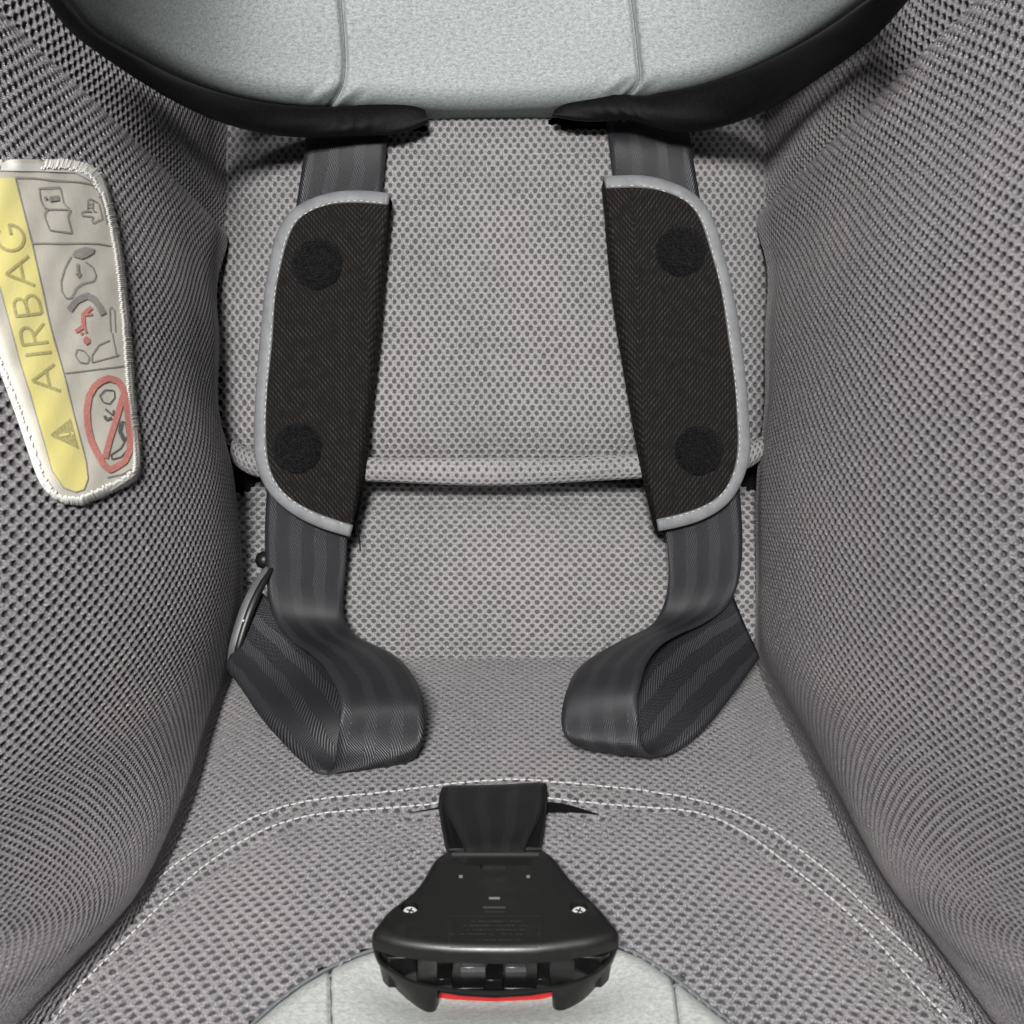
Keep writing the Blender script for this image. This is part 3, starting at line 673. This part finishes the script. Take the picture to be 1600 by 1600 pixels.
bord = [tuple(q) for q in (lambda c: c + (np.array([80, 500.0]) - c) / np.linalg.norm(np.array([80, 500.0]) - c, axis=1)[:, None] * 5.5)(curve([(-66, 300), (-62, 400), (-25, 520), (4, 596), (36, 680), (58, 742), (72, 768), (95, 784), (125, 787), (175, 766), (209, 744)], 90))]
prints('white_edging', [(bord, 9), ([(-40, 262), (0, 261), (60, 262), (118, 264), (146, 279), (158, 306)], 12)], M_wthread, .00025)
# overlocked edge threads
segs = []; lo = np.vstack([curve(Rc, 400), curve(Lc, 400)[::-1]]); cen = np.array([80, 500.0])
s_ = np.r_[0, np.cumsum(np.linalg.norm(np.diff(lo, axis=0), axis=1))]; nst = int(s_[-1] / 3.1)
qq = np.stack([np.interp(np.linspace(0, s_[-1], nst), s_, lo[:, k]) for k in (0, 1)], 1)
for i in range(1, nst - 1):
    d = qq[i + 1] - qq[i - 1]; d /= np.linalg.norm(d) + 1e-9; nn = np.array([d[1], -d[0]])
    if nn @ (cen - qq[i]) < 0: nn = -nn
    wi = 11 if qq[i][1] < 300 or qq[i][1] > 740 or qq[i][0] < 80 else 5.5
    a, na = ray(bw, *(qq[i] - nn * random.uniform(1.5, 4))); b, nb_ = ray(bl, *(qq[i] + nn * wi * random.uniform(.8, 1.15) - d * .6))
    if a is not None and b is not None: segs.append((a + na * .0011, b + nb_ * .0003))
threads('overlock_stitching', segs, .0005, M_wthread, label)

# ================================================================== HARNESS STRAPS
def ribbon(name, A, B, th, m, parent, n=260, k=14, cup=0.0, flip=False):
    a = np.array([P(*q) for q in A]); b = np.array([P(*q) for q in B])
    mid = (a + b) / 2; s = np.r_[0, np.cumsum(np.linalg.norm(np.diff(mid, axis=0), axis=1))]; q = np.linspace(0, s[-1], n); Wt = spw(s, q); a = Wt @ a; b = Wt @ b
    wdt = np.linalg.norm(b - a, axis=1).mean(); T = np.linspace(0, 1, k); c = a[:, None] * (1 - T)[None, :, None] + b[:, None] * T[None, :, None]
    dl = np.gradient((a + b) / 2, axis=0); nrm = np.cross(dl, b - a); nrm /= np.linalg.norm(nrm, axis=1)[:, None]
    if (nrm[0] @ np.array([0, 0, 1])) > 0: nrm = -nrm
    c = c + nrm[:, None] * (cup * (4 * T * (1 - T)))[None, :, None]
    ed = np.ones(k); ed[0] = ed[-1] = .25
    top = c + nrm[:, None] * (th / 2 * ed)[None, :, None]; botm = c - nrm[:, None] * (th / 2 * ed)[None, :, None]
    V = np.vstack([top.reshape(-1, 3), botm.reshape(-1, 3)]); i = np.arange(n * k).reshape(n, k); j = i + n * k
    f = [np.stack([i[:-1, :-1].ravel(), i[1:, :-1].ravel(), i[1:, 1:].ravel(), i[:-1, 1:].ravel()], 1), np.stack([j[:-1, :-1].ravel(), j[:-1, 1:].ravel(), j[1:, 1:].ravel(), j[1:, :-1].ravel()], 1),
         np.stack([i[:-1, 0], j[:-1, 0], j[1:, 0], i[1:, 0]], 1), np.stack([i[:-1, -1], i[1:, -1], j[1:, -1], j[:-1, -1]], 1),
         np.stack([i[0, :-1], i[0, 1:], j[0, 1:], j[0, :-1]], 1), np.stack([i[-1, :-1], j[-1, :-1], j[-1, 1:], i[-1, 1:]], 1)]
    U = np.tile(T * .038, n); Vv = np.repeat(q, k); uv = np.stack([U, Vv], 1)
    fc = np.vstack(f)
    if not flip: fc = fc[:, ::-1]
    return mesh_np(name, V, fc, m, parent, uv=np.vstack([uv, uv + [0, .0004]]))
A = [(490, 130, .450), (484, 165, .438), (479, 215, .4165), (466, 300, .410), (452, 400, .409), (440, 500, .409), (426, 650, .408), (416, 780, .404), (414, 850, .401), (417, 910, .3975), (424, 955, .3905), (447, 993, .3785), (489, 1025, .358), (518, 1062, .337), (531, 1100, .3235), (530, 1138, .3175), (525, 1178, .3180), (518, 1203, .3205), (500, 1209, .3205), (484, 1201, .3232), (425, 1142, .3395), (385, 1088, .359), (352, 1043, .380)]
B = [(617, 130, .450), (612, 165, .438), (606, 215, .4165), (597, 300, .410), (588, 400, .409), (575, 500, .409), (556, 650, .408), (544, 780, .404), (542, 850, .401), (538, 910, .399), (536, 950, .3945), (548, 984, .3865), (590, 1010, .371), (628, 1034, .353), (651, 1066, .3385), (662, 1100, .3275), (663, 1138, .3230), (657, 1168, .3230), (646, 1186, .3255), (630, 1184, .3290), (602, 1125, .341), (530, 1035, .372), (405, 922, .398)]
sL = ribbon('harness_strap', A, B, .0013, M_web, None, cup=.0006, flip=True)
tag(sL, 'charcoal webbing strap in the pad nearer the yellow airbag label, with the bigger curled loop', 'strap', 'shoulder straps of the harness')
A = [(1065, 130, .450), (1071, 170, .438), (1078, 215, .4165), (1092, 300, .410), (1110, 400, .409), (1125, 500, .409), (1143, 650, .408), (1156, 770, .404), (1160, 850, .401), (1152, 915, .3965), (1132, 951, .3895), (1085, 981, .377), (1040, 1003, .361), (1014, 1031, .346), (1000, 1072, .3285), (995, 1110, .3205), (1000, 1146, .3175), (1010, 1174, .3190), (1025, 1182, .3225), (1045, 1179, .3265), (1090, 1150, .3375), (1136, 1097, .357), (1187, 1028, .384)]
B = [(938, 130, .450), (944, 170, .438), (950, 215, .4165), (960, 300, .410), (972, 400, .409), (988, 500, .409), (1010, 650, .408), (1030, 770, .404), (1042, 850, .401), (1042, 925, .398), (1026, 967, .3905), (990, 992, .3785), (945, 1015, .363), (908, 1040, .350), (887, 1075, .3345), (878, 1110, .3275), (880, 1143, .3240), (896, 1163, .3260), (913, 1160, .332), (930, 1135, .338), (965, 1068, .354), (1035, 990, .380), (1145, 932, .399)]
sR = ribbon('harness_strap', A, B, .0013, M_web, None, cup=.0006)
tag(sR, 'charcoal webbing strap in the pad farther from the yellow airbag label, looped on the seat', 'strap', 'shoulder straps of the harness')

# ================================================================== SHOULDER PADS
def shoulder_pad(outer, fold, dots, label_, sgn):
    root = thing('shoulder_pad', P(*outer[len(outer) // 2], .41), label_, 'shoulder pad', 'harness shoulder pads')
    nt, ns = 150, 44; L = curve(outer, nt); R = curve(fold, nt)
    front = .3955
    def depth(s, t, edge):
        # s=0 fold side, s=1 outer bound side
        r = np.clip(1 - s / .10, 0, 1); roll = .0115 * (1 - math.sqrt(max(0, 1 - r * r)))
        r2 = np.clip(1 - edge / 20, 0, 1); roll2 = .0040 * (1 - math.sqrt(max(0, 1 - r2 * r2)))
        return front + roll + roll2
    outl = np.asarray(L); V = []; UV = []; Q = []
    for i in range(nt):
        for j in range(ns):
            s = j / (ns - 1); q = R[i] * (1 - s) + L[i] * s; ed = float(pldist(np.array([q[0]]), np.array([q[1]]), outl)[0]); d = depth(s, i / (nt - 1), ed)
            d += .0005 * math.sin(i * .09 + s * 3) + .0006 * ((q[1] - 560) / 260) ** 2
            if q[1] > 690: d -= .00002 * (q[1] - 690)
            p = P(q[0], q[1], d); V.append(p); UV.append((p[0], p[1])); Q.append(q)
    V = np.array(V); Bk = V.copy(); Bk[:, 2] = np.maximum(V[:, 2] + .0015, .4085)
    i = np.arange(nt * ns).reshape(nt, ns); j = i + nt * ns
    fr = np.stack([i[:-1, :-1].ravel(), i[1:, :-1].ravel(), i[1:, 1:].ravel(), i[:-1, 1:].ravel()], 1); bkf = fr[:, ::-1] + nt * ns
    per = [i[:, 0], i[-1, :], i[::-1, -1], i[0, ::-1]]; loop = np.concatenate([p_[:-1] for p_ in per]); nx = np.roll(loop, -1)
    sd = np.stack([loop, loop + nt * ns, nx + nt * ns, nx], 1)
    f = np.vstack([fr, bkf, sd]); 
    if sgn < 0: f = f[:, ::-1]
    body = mesh_np('pad_cover', np.vstack([V, Bk]), f, M_pad, root, uv=np.vstack([UV, UV]))
    fb = faceup(V, fr); bv = BVHTree.FromPolygons([Vector(v) for v in V], [tuple(int(k) for k in q) for q in fb])
    # binding: flattened tape folded round the edge
    n = 220; q = curve(outer, n); cc = np.array([np.mean([p_[0] for p_ in fold]), 560.0]); VV = []; m = 14; inner = []; st = []
    for a in range(n):
        d = q[min(a + 1, n - 1)] - q[max(a - 1, 0)]; d /= np.linalg.norm(d); nn = np.array([-d[1], d[0]]); 
        if nn @ (cc - q[a]) < 0: nn = -nn
        wpx = 9.8 + .5 * math.sin(a * .13); mid = q[a] + nn * (wpx * .55)
        hit, _ = ray(bv, *(q[a] + nn * 17)); dd = (hit[2] if hit is not None else front) + .0003
        inner.append(q[a] + nn * 12.4)
        for b in range(m):
            w_ = 2 * math.pi * b / m; c, s = math.cos(w_), math.sin(w_)
            qq_ = mid + nn * s * wpx; VV.append(P(qq_[0], qq_[1], dd - .0013 * np.sign(c) * abs(c) ** .6 + .0002 * math.sin(a * .5) * math.sin(a * .17)))
    VV = np.array(VV); ii = np.arange(n * m).reshape(n, m); i2 = np.roll(ii, -1, axis=1); f = np.stack([ii[:-1].ravel(), i2[:-1].ravel(), i2[1:].ravel(), ii[1:].ravel()], 1); f = list(map(tuple, f.tolist())) + [tuple(range(m)), tuple(range((n - 1) * m, n * m))]
    bd = mesh_np('binding_tape', VV, f, M_bind, root)
    bm_ = bmesh.new(); bm_.from_mesh(bd.data); bmesh.ops.recalc_face_normals(bm_, faces=bm_.faces); bm_.to_mesh(bd.data); bm_.free()
    bbv = BVHTree.FromPolygons([Vector(v) for v in VV], f)
    segs = [q_ for q_ in stitch_line(inner[3:-3:4], bbv, 0, 7, 4, .00016, .7) if random.random() > .12]; threads('stitching', segs, .00024, M_thread, bd)
    for (x, y, r) in dots:                          # round fastener: domed fuzzy disc with thousands of hooks in relief
        Vd = []; Fd = []; nr, na = 26, 72; c0, _ = ray(bv, x, y); rm = r * c0[2] / F
        ph = random.uniform(0, 6)
        for a in range(nr + 1):
            for b in range(na):
                t = a / nr; w_ = 2 * math.pi * b / na; rad = r * t * (1 + .018 * math.sin(7 * w_ + ph) + .015 * math.sin(13 * w_ + ph) + (random.uniform(-.015, .015) if a == nr else 0))
                h_, n_ = ray(bv, x + rad * math.cos(w_), y + rad * math.sin(w_) * 1.02); h = .0011 * (1 - t ** 10) + random.uniform(-.00035, .00035) * (1 - t ** 6) - (.0002 if a == nr else 0)
                if h_ is None: h_ = c0
                Vd.append(h_ + np.array([0, 0, -1]) * h)
        for a in range(nr):
            for b in range(na): b2 = (b + 1) % na; Fd.append((a * na + b, a * na + b2, (a + 1) * na + b2, (a + 1) * na + b))
        mesh_np('fastener_dot', np.array(Vd), [t_[::-1] for t_ in Fd], M_velcro, root)
    return root
shoulder_pad([(609, 306), (570, 302), (530, 303), (490, 313), (458, 332), (438, 362), (427, 400), (418, 450), (411, 520), (405, 590), (401, 660), (402, 710), (411, 745), (430, 775), (460, 800), (500, 820), (548, 835)],
             [(609, 306), (605, 380), (598, 470), (590, 560), (580, 650), (568, 740), (556, 800), (548, 835)], [(495, 412, 41), (464, 700, 40)], 'black shoulder pad with grey binding, the one nearer the yellow airbag label', 1)
shoulder_pad([(943, 280), (975, 278), (1010, 279), (1050, 289), (1085, 308), (1108, 338), (1122, 378), (1138, 440), (1151, 510), (1161, 590), (1167, 660), (1167, 710), (1157, 748), (1138, 780), (1105, 804), (1070, 817), (1028, 826)],
             [(943, 280), (947, 360), (955, 450), (968, 540), (983, 630), (1000, 720), (1015, 780), (1028, 826)], [(1064, 392, 40), (1092, 704, 39)], 'black shoulder pad with grey binding, the one farther from the yellow airbag label', -1)
# a loose black thread end hanging from the left pad
lt = curve([(550, 800, .4), (556, 818, .402), (561, 838, .404), (563, 860, .406)], 16)
lo_ = tube('loose_thread', [P(*q) for q in lt], .0003, M_black, None, 6); tag(lo_, 'short loose black thread hanging from the bottom corner of the left shoulder pad', 'thread')

# ================================================================== BUCKLE with crotch strap
buck = thing('harness_buckle', P(772, 1480, .24), 'black plastic harness buckle with red release button on a short black crotch strap', 'buckle')
Pb = np.array([0, (800 - 1330) * .265 / F, .265]); Pf = np.array([0, (800 - 1490) * .2235 / F, .2235])
tv = (Pf - Pb) / np.linalg.norm(Pf - Pb); nvec = np.array([0, -tv[2], tv[1]]); 
if nvec[2] > 0: nvec = -nvec
def onpl(x, y, w_=0.0):                           # pixel -> point on the plate plane raised by w_
    o = Pb + nvec * w_; r = np.array([(x - 800) / F, (800 - y) / F, 1.0]); k = (o @ nvec) / (r @ nvec); return r * k
def slab(name, pg, w0, w1, m, parent, wpg=None, bevel=0, seg=3, smooth=True, round_=None):
    off = (w0 if wpg is None else wpg); off = off if hasattr(off, '__len__') else [off] * len(pg); base = [onpl(x, y, o_) for (x, y), o_ in zip(pg, off)]
    top = [p + nvec * (w1 - o_) for p, o_ in zip(base, off)]; bt = [p + nvec * (w0 - o_) for p, o_ in zip(base, off)]; n = len(pg)
    V = WN(np.array(top + bt)) - rootloc(parent)
    bm = bmesh.new(); vs = [bm.verts.new(v) for v in V]
    bm.faces.new(vs[:n]); bm.faces.new(vs[n:][::-1])
    for i in range(n): bm.faces.new((vs[i], vs[n + i], vs[n + (i + 1) % n], vs[(i + 1) % n]))
    bmesh.ops.recalc_face_normals(bm, faces=bm.faces)
    if bevel:
        te = [e for e in bm.edges if all(v in vs[:n] for v in e.verts)]
        bmesh.ops.bevel(bm, geom=te, offset=bevel, segments=seg, profile=.5, affect='EDGES', clamp_overlap=True)
    me = bpy.data.meshes.new(name); bm.to_mesh(me); bm.free()
    o = link(name, me, m, parent, smooth)
    if smooth:
        md = o.modifiers.new('wn', 'WEIGHTED_NORMAL'); md.keep_sharp = True
        for e in me.edges: pass
        me.set_sharp_from_angle(angle=math.radians(40))
    return o
plate = curve([(699, 1327), (683, 1334), (665, 1360), (640, 1392), (604, 1420), (588, 1440), (581, 1458), (583, 1472), (602, 1483), (640, 1491), (700, 1497), (770, 1499), (850, 1497), (905, 1490), (946, 1482), (965, 1470), (967, 1456), (958, 1437), (944, 1420), (912, 1388), (884, 1357), (865, 1334), (848, 1325), (820, 1323), (770, 1322), (725, 1323)], 96, closed=True)
low = curve([(581, 1458), (580, 1474), (583, 1492), (594, 1516), (612, 1541), (639, 1564), (660, 1579), (672, 1584), (680, 1580), (683, 1568)], 40).tolist() + [(684, 1550), (720, 1552), (772, 1553), (825, 1552), (863, 1550)] + curve([(864, 1568), (867, 1580), (876, 1584), (888, 1579), (910, 1567), (935, 1543), (954, 1518), (965, 1492), (968, 1474), (967, 1458)], 40).tolist() + [(940, 1425), (900, 1385), (860, 1345), (690, 1345), (650, 1385), (605, 1425)]
WL = -.0085
base = slab('lower_housing', low, -.0185, -.0155, M_plast, buck, wpg=-.0185)
Tc = np.vstack([curve([(584, 1484), (592, 1505), (612, 1521), (640, 1536), (683, 1547)], 30), curve([(684, 1547), (720, 1551), (772, 1554), (825, 1551), (862, 1547)], 20), curve([(863, 1547), (905, 1536), (935, 1521), (953, 1505), (964, 1484)], 30)])
Bc = np.vstack([curve([(581, 1474), (584, 1494), (594, 1517), (612, 1542), (639, 1565), (660, 1580), (672, 1584), (680, 1580), (683, 1568)], 30), curve([(684, 1551), (772, 1557), (862, 1551)], 20), curve([(863, 1568), (867, 1580), (876, 1584), (888, 1580), (910, 1567), (935, 1543), (954, 1518), (964, 1494), (967, 1474)], 30)])
nT = len(Tc); rows_ = [[onpl(x, y, -.0185) for x, y in Bc], [onpl(x, y, -.0172) * .6 + onpl(x2, y2, WL) * .4 + nvec * .0004 for (x, y), (x2, y2) in zip(Bc, Tc)], [onpl(x, y, WL - .0004) for x, y in Tc], [onpl(x + (772 - x) * .008, y - 1.8, WL) for x, y in Tc], [onpl(x + (772 - x) * .02, y - 6, WL) for x, y in Tc]]
rows_.append([p - nvec * .0012 for p in rows_[-1]])
V = np.array(rows_).reshape(-1, 3); i = np.arange(len(V)).reshape(-1, nT)
f = np.stack([i[:-1, :-1].ravel(), i[1:, :-1].ravel(), i[1:, 1:].ravel(), i[:-1, 1:].ravel()], 1)
fr_ = mesh_np('front_rim', V, f, M_plast, buck); fr_.data.set_sharp_from_angle(angle=math.radians(50))
for pg_ in ([(592, 1474), (610, 1481), (650, 1488), (650, 1496), (606, 1496), (597, 1488)], [(956, 1474), (938, 1481), (898, 1487), (898, 1495), (940, 1496), (952, 1488)]):
    slab('corner_block', pg_, -.0157, -.0066, M_plast2, buck, wpg=-.0066, bevel=.0004)
# cover with slot recess and screw wells
cover = slab('top_cover', plate.tolist(), -.0047, 0, M_plast, buck, wpg=[-.0034 * min(1, max(0, (y - 1440) / 40)) for x, y in plate], bevel=.0030, seg=7)
mid_pg = [(x * .93 + 772 * .07, y * .97 + 1430 * .03) for x, y in plate.tolist() if y < 1480]
slab('middle_housing', mid_pg, -.0157, -.0048, M_plast2, buck, wpg=-.0048)
cutters = []
def cutter(pg, w0, w1=.004):
    o = slab('cut', pg, w0, w1, M_plast2, buck, wpg=0, smooth=False); cutters.append(o); return o
cutter([(704, 1340), (844, 1340), (827, 1351), (792, 1352), (787, 1359), (753, 1359), (749, 1352), (722, 1351)], -.0035)
cutter([(722, 1318), (824, 1318), (822, 1335.5), (726, 1335.5)], -.0016)
wells = [(640, 1417), (904, 1417)]
for x, y in wells: cutter([(x + 14 * math.cos(a), y + 9.5 * math.sin(a)) for a in np.linspace(0, 2 * math.pi, 28, endpoint=False)], -.0040)
cover.modifiers.clear()
for c in cutters:
    md = cover.modifiers.new('b', 'BOOLEAN'); md.operation = 'DIFFERENCE'; md.object = c; md.solver = 'EXACT'
bpy.context.view_layer.update(); dg = bpy.context.evaluated_depsgraph_get(); nm = bpy.data.meshes.new_from_object(cover.evaluated_get(dg))
cover.modifiers.clear(); cover.data = nm; nm.polygons.foreach_set('use_smooth', [True] * len(nm.polygons)); nm.set_sharp_from_angle(angle=math.radians(32))
for c in cutters: bpy.data.objects.remove(c)
for x, y in wells:
    y += 2.5; sc = slab('screw', [(x + (1.0) + 12 * math.cos(a), y + 8 * math.sin(a)) for a in np.linspace(0, 2 * math.pi, 24, endpoint=False)], -.0045, -.0007, M_steel, buck, wpg=0, bevel=.0006)
    for a0 in (0.4, 0.4 + math.pi / 2):
        dx, dy = math.cos(a0), math.sin(a0) * .68; nx, ny = -math.sin(a0), math.cos(a0) * .68
        slab('drive_slot', [(x + 1 + dx * 6 * s1 + nx * 1.2 * s2, y + dy * 6 * s1 + ny * 1.2 * s2) for s1, s2 in ((-1, -1), (1, -1), (1, 1), (-1, 1))], -.0008, -.00055, M_plast2, sc, wpg=0, smooth=False)
# raised marks
def bars(name, rects, w1, m, parent=buck, w0=-.0002):
    for r in rects: slab(name, [(r[0], r[1]), (r[2], r[1]), (r[2], r[3]), (r[0], r[3])], w0, w1, m, parent, smooth=False)
bars('moulded_rib', [(755, 1418.5, 790, 1420)], .0003, M_mark, cover); bars('moulded_rib', [(757, 1424.5, 789, 1426)], .0003, M_plast, cover)
bars('moulded_dash', [(764, 1404, 781, 1406)], .0003, M_mark2, cover)
bars('moulded_pip', [(717, 1369.5, 723, 1372.5), (822.5, 1369.5, 828, 1372.5)], .0003, M_mark2, cover)
bars('slot_highlight', [(706, 1337.2, 842, 1338.6)], .0007, M_mark, cover, -.0004)  # paler bar: painted highlight along the slot edge
rows = []; V = []; Fc = []
for y, x0, x1 in ((1441, 727, 815), (1447.5, 722, 825), (1454, 726, 827), (1461, 703, 845), (1470, 744, 812)):
    x = x0
    while x < x1:
        wdt = random.uniform(1.2, 4.2); hh = random.uniform(1.0, 2.2)
        if random.random() < .8:
            b_ = len(V)
            for (px, py) in ((x, y - hh), (x + wdt, y - hh), (x + wdt, y + hh * .3), (x, y + hh * .3)): V.append(onpl(px, py, 0) + nvec * .00012)
            Fc.append((b_, b_ + 1, b_ + 2, b_ + 3))
        x += wdt + random.uniform(.8, 2)
for (x0, y0, x1, y1) in ((702, 1432, 846, 1432.7), (702, 1480.5, 840, 1481.3), (843, 1441, 843.6, 1476), (702, 1441, 702.6, 1476)):
    b_ = len(V); 
    for (px, py) in ((x0, y0), (x1, y0), (x1, y1), (x0, y1)): V.append(onpl(px, py, 0) + nvec * .00012)
    Fc.append((b_, b_ + 1, b_ + 2, b_ + 3))
tx = mesh_np('moulded_text', np.array(V), Fc, mat('emboss_edge', (0.015, 0.015, 0.0145), .5), cover, smooth=False); tx['kind'] = 'stuff'
# inside of the mouth
def block(name, x0, y0, x1, y1, w0, w1, m, bev=.0003): return slab(name, [(x0, y0), (x1, y0), (x1, y1), (x0, y1)], -.0122, w1, m, buck, wpg=-.0120, bevel=bev, seg=2, smooth=True)
slab('mouth_floor', [(592, 1470), (952, 1470), (948, 1512), (920, 1528), (876, 1541), (825, 1549), (772, 1552), (720, 1549), (672, 1541), (625, 1528), (600, 1512)], -.0134, -.0120, M_plast2, buck, wpg=-.0120)
block('guide_rib', 759, 1526, 785, 1549, -.0155, -.0086, M_plast2); block('guide_rib', 683, 1506, 706, 1541, -.0155, -.0098, M_plast2); block('guide_rib', 839, 1506, 858, 1541, -.0155, -.0098, M_plast2)
block('catch', 720, 1507, 758, 1519, -.0150, -.0105, M_clear); block('catch', 790, 1507, 822, 1519, -.0150, -.0105, M_clear)
block('inner_bar', 597, 1507, 668, 1512, -.0155, -.0085, M_plast); block('inner_bar', 876, 1507, 950, 1511, -.0155, -.0085, M_plast)
block('inner_bar', 710, 1532, 756, 1545, -.0155, -.0118, M_plast2); block('inner_bar', 788, 1532, 833, 1545, -.0155, -.0118, M_plast2)
slab('release_button', [(686, 1545), (772, 1548), (862, 1545), (862, 1559), (840, 1562), (772, 1565), (708, 1562), (686, 1559)], -.0195, -.0172, M_red, buck, wpg=-.0195, bevel=.0006)
# crotch strap: back ply out of the opening, fold, narrowed front ply into the buckle
cs = ribbon('crotch_strap', [(688, 1282, .302), (686, 1268, .3035), (686, 1247, .3045), (690, 1232, .3055), (694, 1229.5, .3035), (693, 1245, .296), (700, 1275, .286), (716, 1305, .2765), (725, 1328, .2695), (728, 1345, .266)],
            [(856, 1278, .302), (856, 1262, .3035), (855, 1240, .3045), (854, 1226, .3055), (851, 1224, .3035), (850, 1242, .296), (844, 1275, .286), (829, 1305, .2765), (821, 1328, .2695), (819, 1345, .266)], .0012, M_webk, buck, n=120, k=16, cup=.0004)
ribbon('strap_side_fold', [(692, 1236, .302), (687, 1262, .295), (690, 1295, .285), (697, 1330, .273)], [(722, 1236, .302), (718, 1262, .2935), (722, 1295, .284), (735, 1330, .2725)], .0012, M_webk, cs, n=40, k=8)
ribbon('strap_side_fold', [(853, 1234, .302), (854, 1262, .295), (851, 1295, .285), (846, 1328, .273)], [(823, 1234, .302), (830, 1262, .2935), (825, 1295, .284), (812, 1328, .2725)], .0012, M_webk, cs, n=40, k=8, flip=True)
print('tris', sum(sum(len(p.vertices) - 2 for p in o.data.polygons) if len(o.data.polygons) < 1000 else len(o.data.loops) - 2 * len(o.data.polygons) for o in C.objects if o.type == 'MESH'))
